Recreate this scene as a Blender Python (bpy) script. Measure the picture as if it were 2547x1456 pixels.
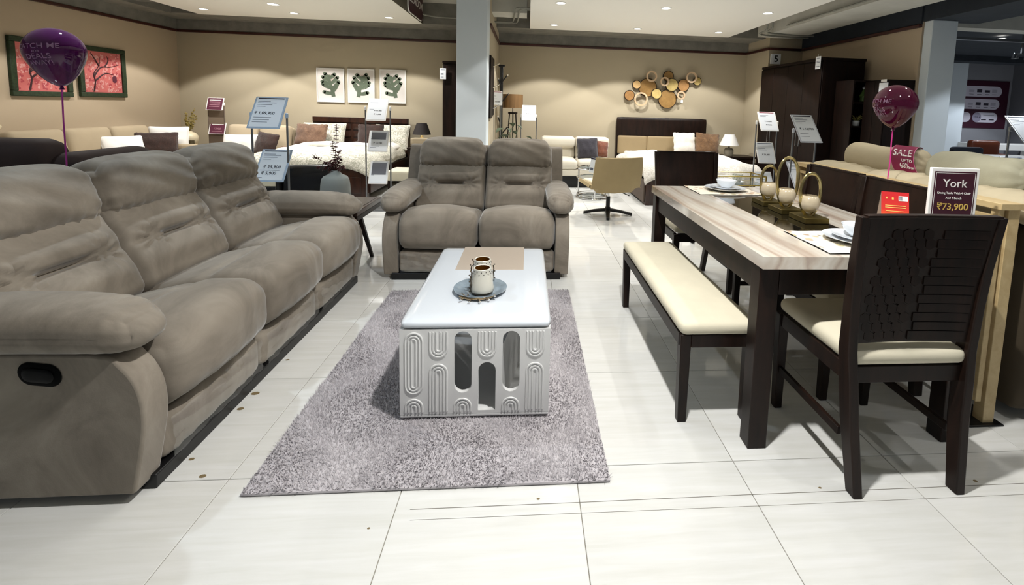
import bpy, bmesh, math, random
import numpy as np
from mathutils import Matrix, Vector, Euler
random.seed(7); RNG=np.random.RandomState(5)
for o in list(bpy.data.objects): bpy.data.objects.remove(o)
SC=bpy.context.scene; COL=SC.collection
PI=math.pi
# ---------------- camera (world: X right, Y into the shop, Z up, metres; floor tiles are 0.6 m) ----------------
W_,H_=2547,1456
CF,CPX,CPY=1149.56,1409.97,383.82
cam=bpy.data.cameras.new('camera'); camo=bpy.data.objects.new('camera',cam); COL.objects.link(camo)
cam.sensor_fit='HORIZONTAL'; cam.sensor_width=36; cam.lens=36*CF/W_
cam.shift_x=(W_/2-CPX)/W_; cam.shift_y=(CPY-H_/2)/W_
cam.clip_start=.05
RW=((0.996147,-0.082445,0.029884),(0.021408,-0.101843,-0.99457),(0.08504,0.991378,-0.099686))
camo.matrix_world=Matrix(((RW[0][0],-RW[1][0],-RW[2][0],1.001072),(RW[0][1],-RW[1][1],-RW[2][1],-1.561931),(RW[0][2],-RW[1][2],-RW[2][2],1.308895),(0,0,0,1)))
SC.camera=camo
# ---------------- world, exposure ----------------
wd=bpy.data.worlds.new('store_ambient'); SC.world=wd; wd.use_nodes=True
wb=wd.node_tree.nodes['Background']; wb.inputs[0].default_value=(.80,.90,1,1); wb.inputs[1].default_value=.14
vs=SC.view_settings; vs.view_transform='Standard'; vs.look='None'; vs.gamma=1; vs.use_curve_mapping=False; vs.exposure=0.2
LAMP_W=52
# ---------------- materials ----------------
def lin(h):
    if not isinstance(h,str): return tuple(h)
    h=h.lstrip('#'); c=[int(h[i:i+2],16)/255 for i in (0,2,4)]
    return tuple(x/12.92 if x<=.04045 else ((x+.055)/1.055)**2.4 for x in c)
class NT:
    def __init__(s,name):
        s.m=bpy.data.materials.new(name); s.m.use_nodes=True; s.t=s.m.node_tree; s.b=s.t.nodes['Principled BSDF']; s.out=s.t.nodes['Material Output']
    def n(s,typ,**k):
        nd=s.t.nodes.new(typ)
        for a,v in k.items():
            if a in nd.inputs: nd.inputs[a].default_value=v
            else: setattr(nd,a,v)
        return nd
    def l(s,a,b): s.t.links.new(a,b)
    def mix(s,fac,a,b,blend='MIX'):
        nd=s.n('ShaderNodeMix'); nd.data_type='RGBA'; nd.blend_type=blend
        for i,v in ((0,fac),(6,a),(7,b)):
            if hasattr(v,'is_linked') or isinstance(v,bpy.types.NodeSocket): s.l(v,nd.inputs[i])
            elif i: nd.inputs[i].default_value=(*lin(v),1)
            else: nd.inputs[0].default_value=v
        return nd.outputs[2]
    def ramp(s,fac,stops):
        r=s.n('ShaderNodeValToRGB'); e=r.color_ramp.elements
        while len(e)<len(stops): e.new(.5)
        for x,(p,c) in zip(e,stops): x.position=p; x.color=(*lin(c),1)
        s.l(fac,r.inputs[0]); return r.outputs[0]
    def noise(s,scale=5,detail=3,rough=.5,dist=0,vec=None,coord='Object',stretch=None):
        if vec is None: vec=s.coord(coord,stretch)
        nd=s.n('ShaderNodeTexNoise',Scale=scale,Detail=detail,Roughness=rough,Distortion=dist); s.l(vec,nd.inputs['Vector']); return nd.outputs[0]
    def coord(s,kind='Object',stretch=None):
        tc=s.n('ShaderNodeTexCoord'); o=tc.outputs[kind]
        if stretch:
            mp=s.n('ShaderNodeMapping'); mp.inputs['Scale'].default_value=stretch; s.l(o,mp.inputs[0]); o=mp.outputs[0]
        return o
    def bump(s,h,strength=.3,dist=.01):
        b=s.n('ShaderNodeBump',Strength=strength,Distance=dist); s.l(h,b.inputs['Height']); s.l(b.outputs[0],s.b.inputs['Normal'])
    def set(s,**k):
        for a,v in k.items():
            i=s.b.inputs[a]
            if isinstance(v,bpy.types.NodeSocket): s.l(v,i)
            else: i.default_value=(*lin(v),1) if a in('Base Color','Emission Color','Sheen Tint','Coat Tint','Specular Tint') else v
MATS={}
def M(name,col,rough=.5,metal=0,var=0,vs=4,bump=0,bs=60,sheen=0,coat=0,trans=0,emit=0,spec=.5,alpha=1,stretch=None,col2=None,ior=1.45):
    if name in MATS: return MATS[name]
    k=NT(name); c=lin(col)
    if var or col2:
        a=col2 if col2 else tuple(min(1,x*(1+var)) for x in c); b=col if col2 else tuple(x*(1-var) for x in c)
        nz=k.noise(vs,4,.6,stretch=stretch)
        k.set(**{'Base Color':k.ramp(nz,[(.3,b),(.7,a)])})
    else: k.set(**{'Base Color':c})
    k.set(Roughness=rough,Metallic=metal,IOR=ior)
    k.b.inputs['Specular IOR Level'].default_value=spec
    if sheen: k.b.inputs['Sheen Weight'].default_value=sheen; k.b.inputs['Sheen Roughness'].default_value=.4
    if coat: k.b.inputs['Coat Weight'].default_value=coat; k.b.inputs['Coat Roughness'].default_value=.06
    if trans: k.b.inputs['Transmission Weight'].default_value=trans
    if alpha<1: k.b.inputs['Alpha'].default_value=alpha
    if emit: k.set(**{'Emission Color':c}); k.b.inputs['Emission Strength'].default_value=emit
    if bump: k.bump(k.noise(bs,4,.6),bump,.004)
    MATS[name]=k.m; return k.m
def wood(name,c1,c2,rough=.35,scale=6,stretch=(1,1,.12),coat=0,spec=.5):
    if name in MATS: return MATS[name]
    k=NT(name); nz=k.noise(scale*4,6,.65,.6,stretch=stretch)
    k.set(**{'Base Color':k.ramp(nz,[(.32,c1),(.68,c2)]),'Roughness':rough}); k.b.inputs['Coat Weight'].default_value=coat; k.b.inputs['Coat Roughness'].default_value=.15
    k.b.inputs['Specular IOR Level'].default_value=spec
    k.bump(nz,.04,.002); MATS[name]=k.m; return k.m
# ---------------- mesh builder ----------------
class MB:
    def __init__(s): s.v=[]; s.f=[]
    def add(s,v,f):
        n=len(s.v); s.v+= [tuple(map(float,p)) for p in v]; s.f+=[tuple(i+n for i in q) for q in f]; return s
    def box(s,x0,x1,y0,y1,z0,z1,mat=None):
        v=[(x,y,z) for x in (x0,x1) for y in (y0,y1) for z in (z0,z1)]
        if mat: v=[mat@Vector(p) for p in v]
        return s.add(v,[(0,1,3,2),(4,6,7,5),(0,4,5,1),(2,3,7,6),(0,2,6,4),(1,5,7,3)])
    def cyl(s,p0,p1,r0,r1=None,n=12): return s.tube([p0,p1],[r0,r0 if r1 is None else r1],n)
    def tube(s,pts,r,n=8,closed=False,caps=True):
        P=[Vector(p) for p in pts]; m=len(P); rr=r if isinstance(r,(list,tuple)) else [r]*m
        ref=None; V=[]
        for i in range(m):
            a=P[i-1] if (i>0 or closed) else P[0]; b=P[(i+1)%m] if (i<m-1 or closed) else P[-1]
            t=(b-a).normalized()
            if ref is None:
                ref=t.cross(Vector((0,0,1)))
                if ref.length<1e-3: ref=t.cross(Vector((0,1,0)))
            ref=(ref-t*ref.dot(t)).normalized(); u=t.cross(ref)
            for k in range(n):
                a_=2*PI*k/n; V.append(P[i]+(ref*math.cos(a_)+u*math.sin(a_))*rr[i])
        F=[(i*n+k,i*n+(k+1)%n,((i+1)%m)*n+(k+1)%n,((i+1)%m)*n+k) for i in range(m if closed else m-1) for k in range(n)]
        if not closed and caps: F+=[tuple(range(n))[::-1],tuple(range((m-1)*n,m*n))]
        return s.add(V,F)
    def lathe(s,prof,n=24,c=(0,0,0),caps=False):
        V=[(c[0]+r*math.cos(2*PI*k/n),c[1]+r*math.sin(2*PI*k/n),c[2]+z) for r,z in prof for k in range(n)]
        m=len(prof); F=[(i*n+k,i*n+(k+1)%n,(i+1)*n+(k+1)%n,(i+1)*n+k) for i in range(m-1) for k in range(n)]
        if caps and prof[0][0]>1e-6: F.append(tuple(range(n))[::-1])
        if caps and prof[-1][0]>1e-6: F.append(tuple(range((m-1)*n,m*n)))
        return s.add(V,F)
    def prism(s,poly,a,b,axis='x'):
        n=len(poly)
        def p(t,q):
            return {'x':(t,q[0],q[1]),'y':(q[0],t,q[1]),'z':(q[0],q[1],t)}[axis]
        V=[p(a,q) for q in poly]+[p(b,q) for q in poly]
        return s.add(V,[tuple(range(n))[::-1],tuple(range(n,2*n))]+[(i,(i+1)%n,n+(i+1)%n,n+i) for i in range(n)])
    def bar(s,pts,sx,sy):
        V=[];m=len(pts)
        for i,(x,y,z) in enumerate(pts):
            a=sx[i]/2 if isinstance(sx,(list,tuple)) else sx/2; b=sy[i]/2 if isinstance(sy,(list,tuple)) else sy/2
            V+=[(x-a,y-b,z),(x+a,y-b,z),(x+a,y+b,z),(x-a,y+b,z)]
        F=[(i*4+k,i*4+(k+1)%4,i*4+4+(k+1)%4,i*4+4+k) for i in range(m-1) for k in range(4)]+[(3,2,1,0),(m*4-4,m*4-3,m*4-2,m*4-1)]
        return s.add(V,F)
    def soft(s,c,h,r,n=8,fn=None,frame=None):
        nx,ny,nz=(n,n,n) if isinstance(n,int) else n
        idx={};L=[]
        def g(i,j,k):
            q=(i,j,k)
            if q not in idx: idx[q]=len(L); L.append(q)
            return idx[q]
        F=[]
        for i in range(nx):
            for j in range(ny):
                F.append((g(i,j,0),g(i,j+1,0),g(i+1,j+1,0),g(i+1,j,0))); F.append((g(i,j,nz),g(i+1,j,nz),g(i+1,j+1,nz),g(i,j+1,nz)))
        for i in range(nx):
            for k in range(nz):
                F.append((g(i,0,k),g(i+1,0,k),g(i+1,0,k+1),g(i,0,k+1))); F.append((g(i,ny,k),g(i,ny,k+1),g(i+1,ny,k+1),g(i+1,ny,k)))
        for j in range(ny):
            for k in range(nz):
                F.append((g(0,j,k),g(0,j,k+1),g(0,j+1,k+1),g(0,j+1,k))); F.append((g(nx,j,k),g(nx,j+1,k),g(nx,j+1,k+1),g(nx,j,k+1)))
        U=np.array(L,float)/np.array([nx,ny,nz])*2-1
        h=np.array(h,float); r=np.minimum(np.array(r if isinstance(r,(list,tuple)) else [r]*3,float),h*.999)
        # denser sampling towards the rims
        U=np.sign(U)*(1-(1-np.abs(U))**1.35)
        P=U*h; I=np.clip(P,-(h-r),h-r); D=(P-I)/r; ln=np.linalg.norm(D,axis=1,keepdims=True); D=np.where(ln>1e-9,D/np.maximum(ln,1e-9),0)
        P=I+D*r
        if fn is not None: P=fn(P,U)
        if frame is not None:
            A=np.array(frame,float); P=P@A   # rows: local axes in thing space
        P=P+np.array(c,float)
        return s.add(P.tolist(),F)
    def grid(s,fn,nu,nv):
        V=[fn(i/nu,j/nv) for j in range(nv+1) for i in range(nu+1)]
        return s.add(V,[(j*(nu+1)+i,j*(nu+1)+i+1,(j+1)*(nu+1)+i+1,(j+1)*(nu+1)+i) for j in range(nv) for i in range(nu)])
    def disc(s,c,r,n=24,axis='z'):
        V=[]
        for k in range(n):
            a=2*PI*k/n; u,v=r*math.cos(a),r*math.sin(a)
            V.append({'z':(c[0]+u,c[1]+v,c[2]),'y':(c[0]+u,c[1],c[2]+v),'x':(c[0],c[1]+u,c[2]+v)}[axis])
        return s.add(V,[tuple(range(n))])
    def mesh(s,name,mat,smooth=True,ang=40):
        me=bpy.data.meshes.new(name); me.from_pydata(s.v,[],s.f); me.validate()
        bm=bmesh.new(); bm.from_mesh(me); bmesh.ops.recalc_face_normals(bm,faces=bm.faces); bm.to_mesh(me); bm.free()
        if smooth:
            me.shade_smooth(); me.set_sharp_from_angle(angle=math.radians(ang))
        if mat: me.materials.append(mat)
        return me
    def build(s,name,mat,parent=None,smooth=True,bevel=0,seg=2,loc=None,rot=None,ang=40,sub=0,label=None):
        o=bpy.data.objects.new(name,s.mesh(name,mat,smooth,ang)); COL.objects.link(o)
        if parent: o.parent=parent
        if loc: o.location=loc
        if rot: o.rotation_euler=rot
        if sub: md=o.modifiers.new('sub','SUBSURF'); md.levels=sub; md.render_levels=sub
        if bevel:
            md=o.modifiers.new('bev','BEVEL'); md.width=bevel; md.segments=seg; md.limit_method='ANGLE'; md.angle_limit=math.radians(35)
            if smooth: md.harden_normals=False
        if label: o['label']=label
        return o
def obox(name,mat,parent,x0,x1,y0,y1,z0,z1,bevel=.003,**k): return MB().box(x0,x1,y0,y1,z0,z1).build(name,mat,parent,bevel=bevel,**k)
def tag(o,label,cat,group=None,kind=None):
    if label: o['label']=label
    if cat: o['category']=cat
    if group: o['group']=group
    if kind: o['kind']=kind
    return o
def thing(name,label,cat,loc=(0,0,0),rz=0,group=None,rot=None):
    o=bpy.data.objects.new(name,None); COL.objects.link(o); o.empty_display_size=.1; o.location=loc; o.rotation_euler=rot if rot else (0,0,rz)
    return tag(o,label,cat,group)
def struct(o): o['kind']='structure'; return o
def copy_tree(o,parent=None):
    c=o.copy(); COL.objects.link(c); c.parent=parent
    for ch in list(o.children): copy_tree(ch,c)
    return c
def dup(root,loc,rz=0,label=None,group=None,rot=None):
    c=copy_tree(root); c.location=loc; c.rotation_euler=rot if rot else (0,0,rz)
    if label: c['label']=label
    if group: c['group']=group
    return c
def crv(pts,n=8,closed=False):
    P=[np.array(p,float) for p in pts]; m=len(P); out=[]
    for i in range(m if closed else m-1):
        a=P[(i-1)%m] if closed or i>0 else 2*P[0]-P[1]; b=P[i]; c=P[(i+1)%m]; d=P[(i+2)%m] if closed or i<m-2 else 2*P[-1]-P[-2]
        for k in range(n):
            t=k/n; out.append(tuple(.5*((2*b)+(c-a)*t+(2*a-5*b+4*c-d)*t*t+(3*b-a-3*c+d)*t**3)))
    if not closed: out.append(tuple(P[-1]))
    return out
def plate2d(loops,depth,name,mat,parent=None,rot=None,loc=None,bevel=0):
    """flat plate with holes: first loop outer, others holes; in local XY, thickness depth along Z (centred)"""
    cu=bpy.data.curves.new(name,'CURVE'); cu.dimensions='2D'; cu.fill_mode='BOTH'; cu.extrude=depth/2
    for lp in loops:
        sp=cu.splines.new('POLY'); sp.points.add(len(lp)-1); sp.use_cyclic_u=True
        for q,p in zip(sp.points,lp): q.co=(p[0],p[1],0,1)
    return curve_obj(cu,name,mat,parent,rot,loc)
def curve_obj(cu,name,mat,parent,rot,loc,warp=None):
    t=bpy.data.objects.new('tmp',cu); COL.objects.link(t)
    dg=bpy.context.evaluated_depsgraph_get(); me=bpy.data.meshes.new_from_object(t.evaluated_get(dg)); me.name=name
    bpy.data.objects.remove(t); bpy.data.curves.remove(cu)
    me.materials.clear(); me.materials.append(mat)
    if warp:
        for v in me.vertices: v.co=warp(v.co)
    o=bpy.data.objects.new(name,me); COL.objects.link(o)
    if parent: o.parent=parent
    if rot: o.rotation_euler=rot
    if loc: o.location=loc
    return o
def text(s,size,mat,parent,loc,rot=(PI/2,0,0),align='CENTER',ext=.0006,name='lettering',warp=None,sx=1,bold=0,shear=0):
    cu=bpy.data.curves.new('txt','FONT'); cu.body=s; cu.size=size; cu.align_x=align; cu.align_y='CENTER'; cu.extrude=ext; cu.resolution_u=3; cu.offset=bold*size; cu.shear=shear; cu.space_character=1.02
    o=curve_obj(cu,name,mat,parent,rot,loc,warp)
    if sx!=1: o.scale=(sx,1,1)
    return o

# ---------------- shared materials ----------------
def tile_mat():
    k=NT('polished_tile'); oi=k.n('ShaderNodeObjectInfo'); tc=k.n('ShaderNodeTexCoord')
    ad=k.n('ShaderNodeVectorMath'); ad.operation='ADD'; k.l(tc.outputs['Object'],ad.inputs[0])
    sc=k.n('ShaderNodeVectorMath'); sc.operation='SCALE'; k.l(oi.outputs['Location'],sc.inputs[0]); sc.inputs['Scale'].default_value=3.7; k.l(sc.outputs[0],ad.inputs[1])
    mp=k.n('ShaderNodeMapping'); mp.inputs['Scale'].default_value=(1.2,16,1); k.l(ad.outputs[0],mp.inputs[0])
    nz=k.noise(2.2,5,.6,.4,vec=mp.outputs[0])
    c=k.ramp(nz,[(.3,'#d2d2cd'),(.7,'#dddddb')])
    hs=k.n('ShaderNodeHueSaturation'); mr=k.n('ShaderNodeMapRange'); k.l(oi.outputs['Random'],mr.inputs[0]); mr.inputs[3].default_value=.95; mr.inputs[4].default_value=1.03
    k.l(mr.outputs[0],hs.inputs['Value']); k.l(c,hs.inputs['Color'])
    k.set(**{'Base Color':hs.outputs[0],'Roughness':.045}); k.b.inputs['Specular IOR Level'].default_value=.5
    nl=k.noise(3,2,.5); k.bump(nl,.02,.004)
    return k.m
m_tile=tile_mat()
m_grout=M('dark_grout','#7d776c',.8)
m_wall=M('beige_wall_paint','#b4a890',.85,bump=.12,bs=160,var=.02,vs=1.5)
m_wallw=M('warm_wall_paint','#b8a68d',.85,bump=.12,bs=160,var=.02,vs=1.5)
m_conc=M('grey_concrete','#7d7a72',.9,var=.18,vs=6,bump=.4,bs=30)
m_slab=M('painted_slab','#c2c0b6',.9,var=.08,vs=4,bump=.3,bs=30)
m_dark=M('dark_ceiling_and_gap_shade','#2c3138',.9,var=.15,vs=5)
m_trim=wood('brown_trim','#2a0f0b','#4a1d15',.4,6,(.2,.2,3))
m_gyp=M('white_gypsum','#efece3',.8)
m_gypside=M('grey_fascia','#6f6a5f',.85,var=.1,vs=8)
m_pill=M('pale_blue_white_paint','#d3dbe0',.7,bump=.08,bs=120)
m_greyw=M('grey_wall_paint','#8d8d92',.85)
m_black=M('black_paint','#0c0c0d',.4)
m_lens=M('lamp_lens','#fff6e6',.3,emit=14)
m_white=M('white_plastic','#eceae6',.4)
m_chrome=M('chrome','#d8d8d8',.12,metal=1)
m_steel=M('brushed_steel','#8b8d90',.35,metal=1,bump=.1,bs=200)
m_ink=M('dark_ink','#20202c',.6)
m_inkg=M('grey_ink','#5d6475',.6)
m_paper=M('sign_paper','#e9edf2',.35,coat=.4)
# ---------------- the setting ----------------
fl=struct(MB().box(-5.2,14,-3.2,10,-.06,-.003).build('floor',m_grout,smooth=False))
tm=MB(); a=.2988; b=.2975
tm.add([(-a,-a,-.02),(a,-a,-.02),(a,a,-.02),(-a,a,-.02),(-a,-a,-.0012),(a,-a,-.0012),(a,a,-.0012),(-a,a,-.0012),(-b,-b,0),(b,-b,0),(b,b,0),(-b,b,0)],
  [(i,(i+1)%4,4+(i+1)%4,4+i) for i in range(4)]+[(4+i,4+(i+1)%4,8+(i+1)%4,8+i) for i in range(4)]+[(8,9,10,11)])
tmesh=tm.mesh('tile',m_tile,smooth=False)
cells=[]
for i in range(-9,24):
    for j in range(-6,17):
        x,y=.6*i+.3,.6*j+.3
        if x>13.9 or y>9.9 or x<-5.0: continue
        if x<-4.9 and y>7: continue
        d=y+1.56; vis=(d>.2 and abs(x-1.0)<1.35*d+.5)
        cells.append((0 if vis else 1,(x-1)**2+(y+1.56)**2,x,y))
cells.sort()
rest=MB()
for q,(v_,d,x,y) in enumerate(cells):
    if q<290:
        o=bpy.data.objects.new('tile',tmesh); COL.objects.link(o); o.parent=fl; o.location=(x,y,0)
    else: rest.box(x-.2985,x+.2985,y-.2985,y+.2985,-.02,0)
o=rest.build('far_tiles',m_tile,fl,smooth=False); o['kind']='stuff'
TZ=2.405
def wallbox(name,mat,*b): return struct(MB().box(*b).build(name,mat,smooth=False))
wallbox('wall_back',m_wall,-5.15,5.1,7,7.15,0,2.95)
wallbox('wall_left',m_wallw,-5.15,-5,-3.2,7,0,2.95)
wallbox('wall_partition',m_wall,.27,.445,4.98,7,0,2.95)
wallbox('wall_pier',m_wall,5.1,5.85,6.2,7.15,0,2.95)
wallbox('wall_right',m_wallw,5.7,5.86,3.75,6.2,0,2.95)
wallbox('wall_far',m_greyw,5.85,13.6,9.55,9.7,0,2.95)
wallbox('wall_far_side',M('dark_grey_wall_paint','#6b6b70',.85),13.48,13.62,1.5,9.55,0,2.95)
# concrete band above the timber trim
def band(name,*b): return wallbox(name,m_conc,*b)
band('wall_back_upper',-4.97,5.1,6.97,7.0,TZ+.035,2.9)
band('wall_left_upper',-5,-4.97,-3.2,6.97,TZ+.035,2.9)
band('wall_right_upper',5.68,5.7,3.75,6.2,TZ+.035,2.9).data.materials[0]=m_dark  # dark colour stands in for the shadow gap above this trim
tr=[(-4.99,5.07,6.955,6.995,TZ-.005,TZ+.035),(-4.995,-4.955,-3.2,6.955,TZ-.005,TZ+.035),(5.06,5.10,6.165,6.955,TZ-.005,TZ+.035),(5.10,5.66,6.16,6.2,TZ-.005,TZ+.035),(5.655,5.7,3.75,6.16,TZ-.005,TZ+.035),(.445,.475,5.0,6.955,TZ-.005,TZ+.035)]
for i,b_ in enumerate(tr): struct(MB().box(*b_).build('trim_%d'%(i+1),m_trim,bevel=.006))
wallbox('ceiling',m_slab,-5.2,14,-3.2,10,2.95,3.05)
wallbox('beam_back',m_conc,-4.97,5.1,6.35,6.97,2.612,2.95)
wallbox('beam_side',m_slab,4.85,5.5,-1,6.15,2.6,2.95)
wallbox('beam_left',m_conc,-4.97,-4.6,-1,6.35,2.6,2.95)
wallbox('beam_partition',m_slab,.1,.95,5.35,5.75,2.66,2.95)
wallbox('beam_cross',m_slab,-.7,.95,3.2,3.7,2.66,2.95)
wallbox('column_centre',m_pill,.058,.452,4.6,4.98,0,2.95).modifiers.new('b','BEVEL').width=.006
wallbox('column_right',m_pill,5.72,6.044,3.628,3.75,0,2.47).modifiers.new('b','BEVEL').width=.006
wallbox('column_far',m_pill,11.253,11.66,9.0,9.4,0,2.95)
# dark service ceiling on the right
wallbox('beam_service',m_dark,5.7,6.4,1.2,3.75,2.47,2.95)
wallbox('ceiling_service',m_dark,6.4,13.4,2.0,9.5,2.82,2.95)
wallbox('beam_far',m_slab,6.2,13.4,4.6,4.85,2.6,2.82)
wallbox('beam_far_cross',m_dark,6.2,13.4,8.6,9.0,2.68,2.82)
# gypsum ceiling islands
def island(name,x0,x1,y0,y1):
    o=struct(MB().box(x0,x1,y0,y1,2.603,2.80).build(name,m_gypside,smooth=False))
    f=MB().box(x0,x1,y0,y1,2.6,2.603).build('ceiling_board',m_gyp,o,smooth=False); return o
island('ceiling_panel_right',1.0,4.4,-1.6,6.3)
island('ceiling_panel_left',-4.17,-.75,-1.6,6.33)
# conduit pipes on the slab
m_cond=M('painted_conduit','#8b8a80',.6)
def conduit(pts,r=.011,lab=None):
    o=MB().tube(crv(pts,5),r,8).build('conduit_pipe',m_cond); tag(o,lab,'conduit','ceiling conduit pipes'); return o
conduit([(.40,5.9,2.62),(.68,5.88,2.62),(.74,5.8,2.63),(.80,5.0,2.64),(.86,4.93,2.64),(1.0,4.93,2.64)],lab='thin conduit pipe bending along the ceiling just right of the central column')
conduit([(.40,5.98,2.62),(.72,5.97,2.62),(.80,5.88,2.63),(.86,5.05,2.64),(1.0,5.02,2.64)],lab='second conduit pipe running beside the bent one right of the central column')
conduit([(-.7,5.3,2.9),(-.3,5.28,2.88),(.05,5.3,2.9)],.006,'thin dark cable sagging across the ceiling left of the central column')
conduit([(-.72,5.95,2.7),(-.5,6.05,2.68),(-.2,6.1,2.68),(.06,6.1,2.68)],.014,'conduit pipe bending to the central column under the left ceiling')
conduit([(4.55,5.35,2.9),(4.62,5.4,2.61),(4.7,5.75,2.58),(5.3,5.9,2.58),(5.6,5.9,2.58)],.013,'conduit pipe dropping from the right ceiling panel to the wall beam')
conduit([(4.62,5.3,2.9),(4.68,5.35,2.63),(4.76,5.62,2.59),(5.3,5.76,2.59),(5.6,5.76,2.59)],.013,'twin conduit pipe just in front of the one dropping from the right ceiling panel')
conduit([(4.82,-.8,2.63),(4.82,3.0,2.63),(4.82,4.6,2.63),(4.82,5.2,2.63)],.012,'long straight conduit pipe running along the right ceiling beam')
def duct():
    t=thing('air_duct','large grey rounded air duct under the ceiling above the left wall','duct',(-4.38,4.9,2.72))
    MB().soft((0,-.4,.03),(.17,1.2,.11),.05,(6,14,6)).build('duct_body',m_conc,t)
    for i in range(4): MB().soft((0,.62+.045*i,.03),(.185,.014,.12),.014,(6,3,6)).build('flexible_rib',m_conc,t)
duct()
# downlights: ring, glowing lens, spot lamp
def downlight(x,y,z=2.6,w=1.0,r=.055,label=None,size=116,blend=.14,color=(1,.985,.955),group='recessed ceiling downlights'):
    t=thing('downlight',label,'downlight',(x,y,z),0,group)
    MB().lathe([(r+.014,0),(r+.014,-.004),(r,-.007),(r*.92,-.002),(r*.9,0)],24).build('trim_ring',m_white,t)
    MB().lathe([(.0,-.0025),(r*.9,-.0025),(r*.9,-.001)],24).build('lens',m_lens,t)
    ld=bpy.data.lights.new('lamp','SPOT'); ld.energy=LAMP_W*w; ld.spot_size=math.radians(size); ld.spot_blend=blend; ld.shadow_soft_size=r*.8; ld.color=color
    lo=bpy.data.objects.new('lamp',ld); COL.objects.link(lo); lo.parent=t; lo.location=(0,0,-.02)
    return t
rows=[(5.85,'back'),(4.3,'second'),(2.88,'third'),(1.2,'fourth'),(-.35,'nearest')]
WR={(1.374,-.35):4.4,(1.374,1.2):.5,(2.705,-.35):.45,(2.705,1.2):.45,(1.374,4.3):1.5,(2.705,4.3):1.5,(4.04,4.3):1.5,(1.374,2.88):1.0,(4.04,1.2):.5,(4.04,-.35):.4}
for x,c in ((1.374,'left'),(2.705,'middle'),(4.04,'right')):
    for y,rn in rows:
        if y==2.88 and x>2: continue
        downlight(x,y,w=WR.get((x,y),2.3 if y>5 else 1.0),label='round recessed downlight in the right ceiling panel, %s of the %s row'%(c,rn))
for x,c in ((-3.8,'left'),(-2.52,'middle'),(-1.14,'right')):
    downlight(x,5.85,w=2.3,label='round recessed downlight in the left ceiling panel, %s of the back row'%c)
downlight(-2.5,5.23,r=.07,w=.7,label='larger round recessed downlight in the left ceiling panel, in front of the back row')
for x,c in ((-3.8,'left'),(-1.14,'right')):
    for y,rn in ((3.9,'second'),(1.15,'third')):
        downlight(x,y,w=1.8 if y>2 else 1.35,color=(1,.985,.955) if y>2 else (.74,.87,1),label='round recessed downlight in the left ceiling panel, %s of the %s row'%(c,rn))
for i,(x,y) in enumerate(((7.2,5.6),(9.4,6.2),(11.5,7.4),(6.9,2.2),(12.6,7.6))):
    downlight(x,y,2.78,2.2,label='small downlight under the dark service ceiling, %s from the right column'%['first','second','third','nearest','farthest'][i],color=(.85,.92,1),group='service ceiling downlights')

# wear on the floor: two long tape scratches and a few stains
m_scr=M('scratch_grey','#6d685f',.6); m_stain=M('stain_brown','#7a6a4c',.5)
def scratch(pts,w,nm='scratch_line'):
    m=MB()
    for (x0,y0),(x1,y1) in zip(pts[:-1],pts[1:]):
        m.add([(x0,y0-w,.0004),(x1,y1-w,.0004),(x1,y1+w,.0004),(x0,y0+w,.0004)],[(0,1,2,3)])
    m.build(nm,m_scr,fl,smooth=False)
scratch([(0.647, -0.154), (1.199, -0.155), (1.799, -0.153), (2.398, -0.155), (2.825, -0.155)],.0011); scratch([(0.657, -0.194), (1.202, -0.196), (1.803, -0.199), (2.145, -0.2), (2.771, -0.201)],.0007)
for q,(x,y,r) in enumerate([(-0.097, 0.025, 0.012), (-0.189, 0.143, 0.01), (-0.186, 0.545, 0.014), (-0.185, 0.697, 0.018), (-0.184, 1.09, 0.01), (0.538, -0.308, 0.005), (1.062, -0.192, 0.006), (2.056, -0.196, 0.006), (2.653, -0.194, 0.008)]):
    MB().disc((x,y,.0005),r,9).build('floor_stain',m_stain,fl,smooth=False).scale=(1,.7,1)

# ---------------- recliner sofas ----------------
def velvet(name,c1,c2,c3):
    k=NT(name); n1=k.noise(3.2,5,.65,.8); n2=k.noise(220,2,.5)
    c=k.ramp(n1,[(.28,c1),(.5,c2),(.74,c3)])
    k.set(**{'Base Color':c,'Roughness':.8}); k.b.inputs['Specular IOR Level'].default_value=.25
    k.b.inputs['Sheen Weight'].default_value=.55; k.b.inputs['Sheen Roughness'].default_value=.35; k.set(**{'Sheen Tint':'#c9cdd0'})
    k.bump(n2,.12,.002); return k.m
m_vel=velvet('grey_taupe_velvet','#6e665b','#877e72','#9d9487')
m_film=NT('clear_plastic_film')
_mx=m_film.n('ShaderNodeMixShader'); _tr=m_film.n('ShaderNodeBsdfTransparent'); _gl=m_film.n('ShaderNodeBsdfGlossy'); _gl.inputs['Roughness'].default_value=.12; _gl.inputs[0].default_value=(.9,.9,.9,1); _mx.inputs[0].default_value=.13
m_film.l(_tr.outputs[0],_mx.inputs[1]); m_film.l(_gl.outputs[0],_mx.inputs[2]); m_film.l(_mx.outputs[0],m_film.out.inputs[0]); m_film=m_film.m
G=lambda x,s: np.exp(-(x/s)**2)
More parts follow.
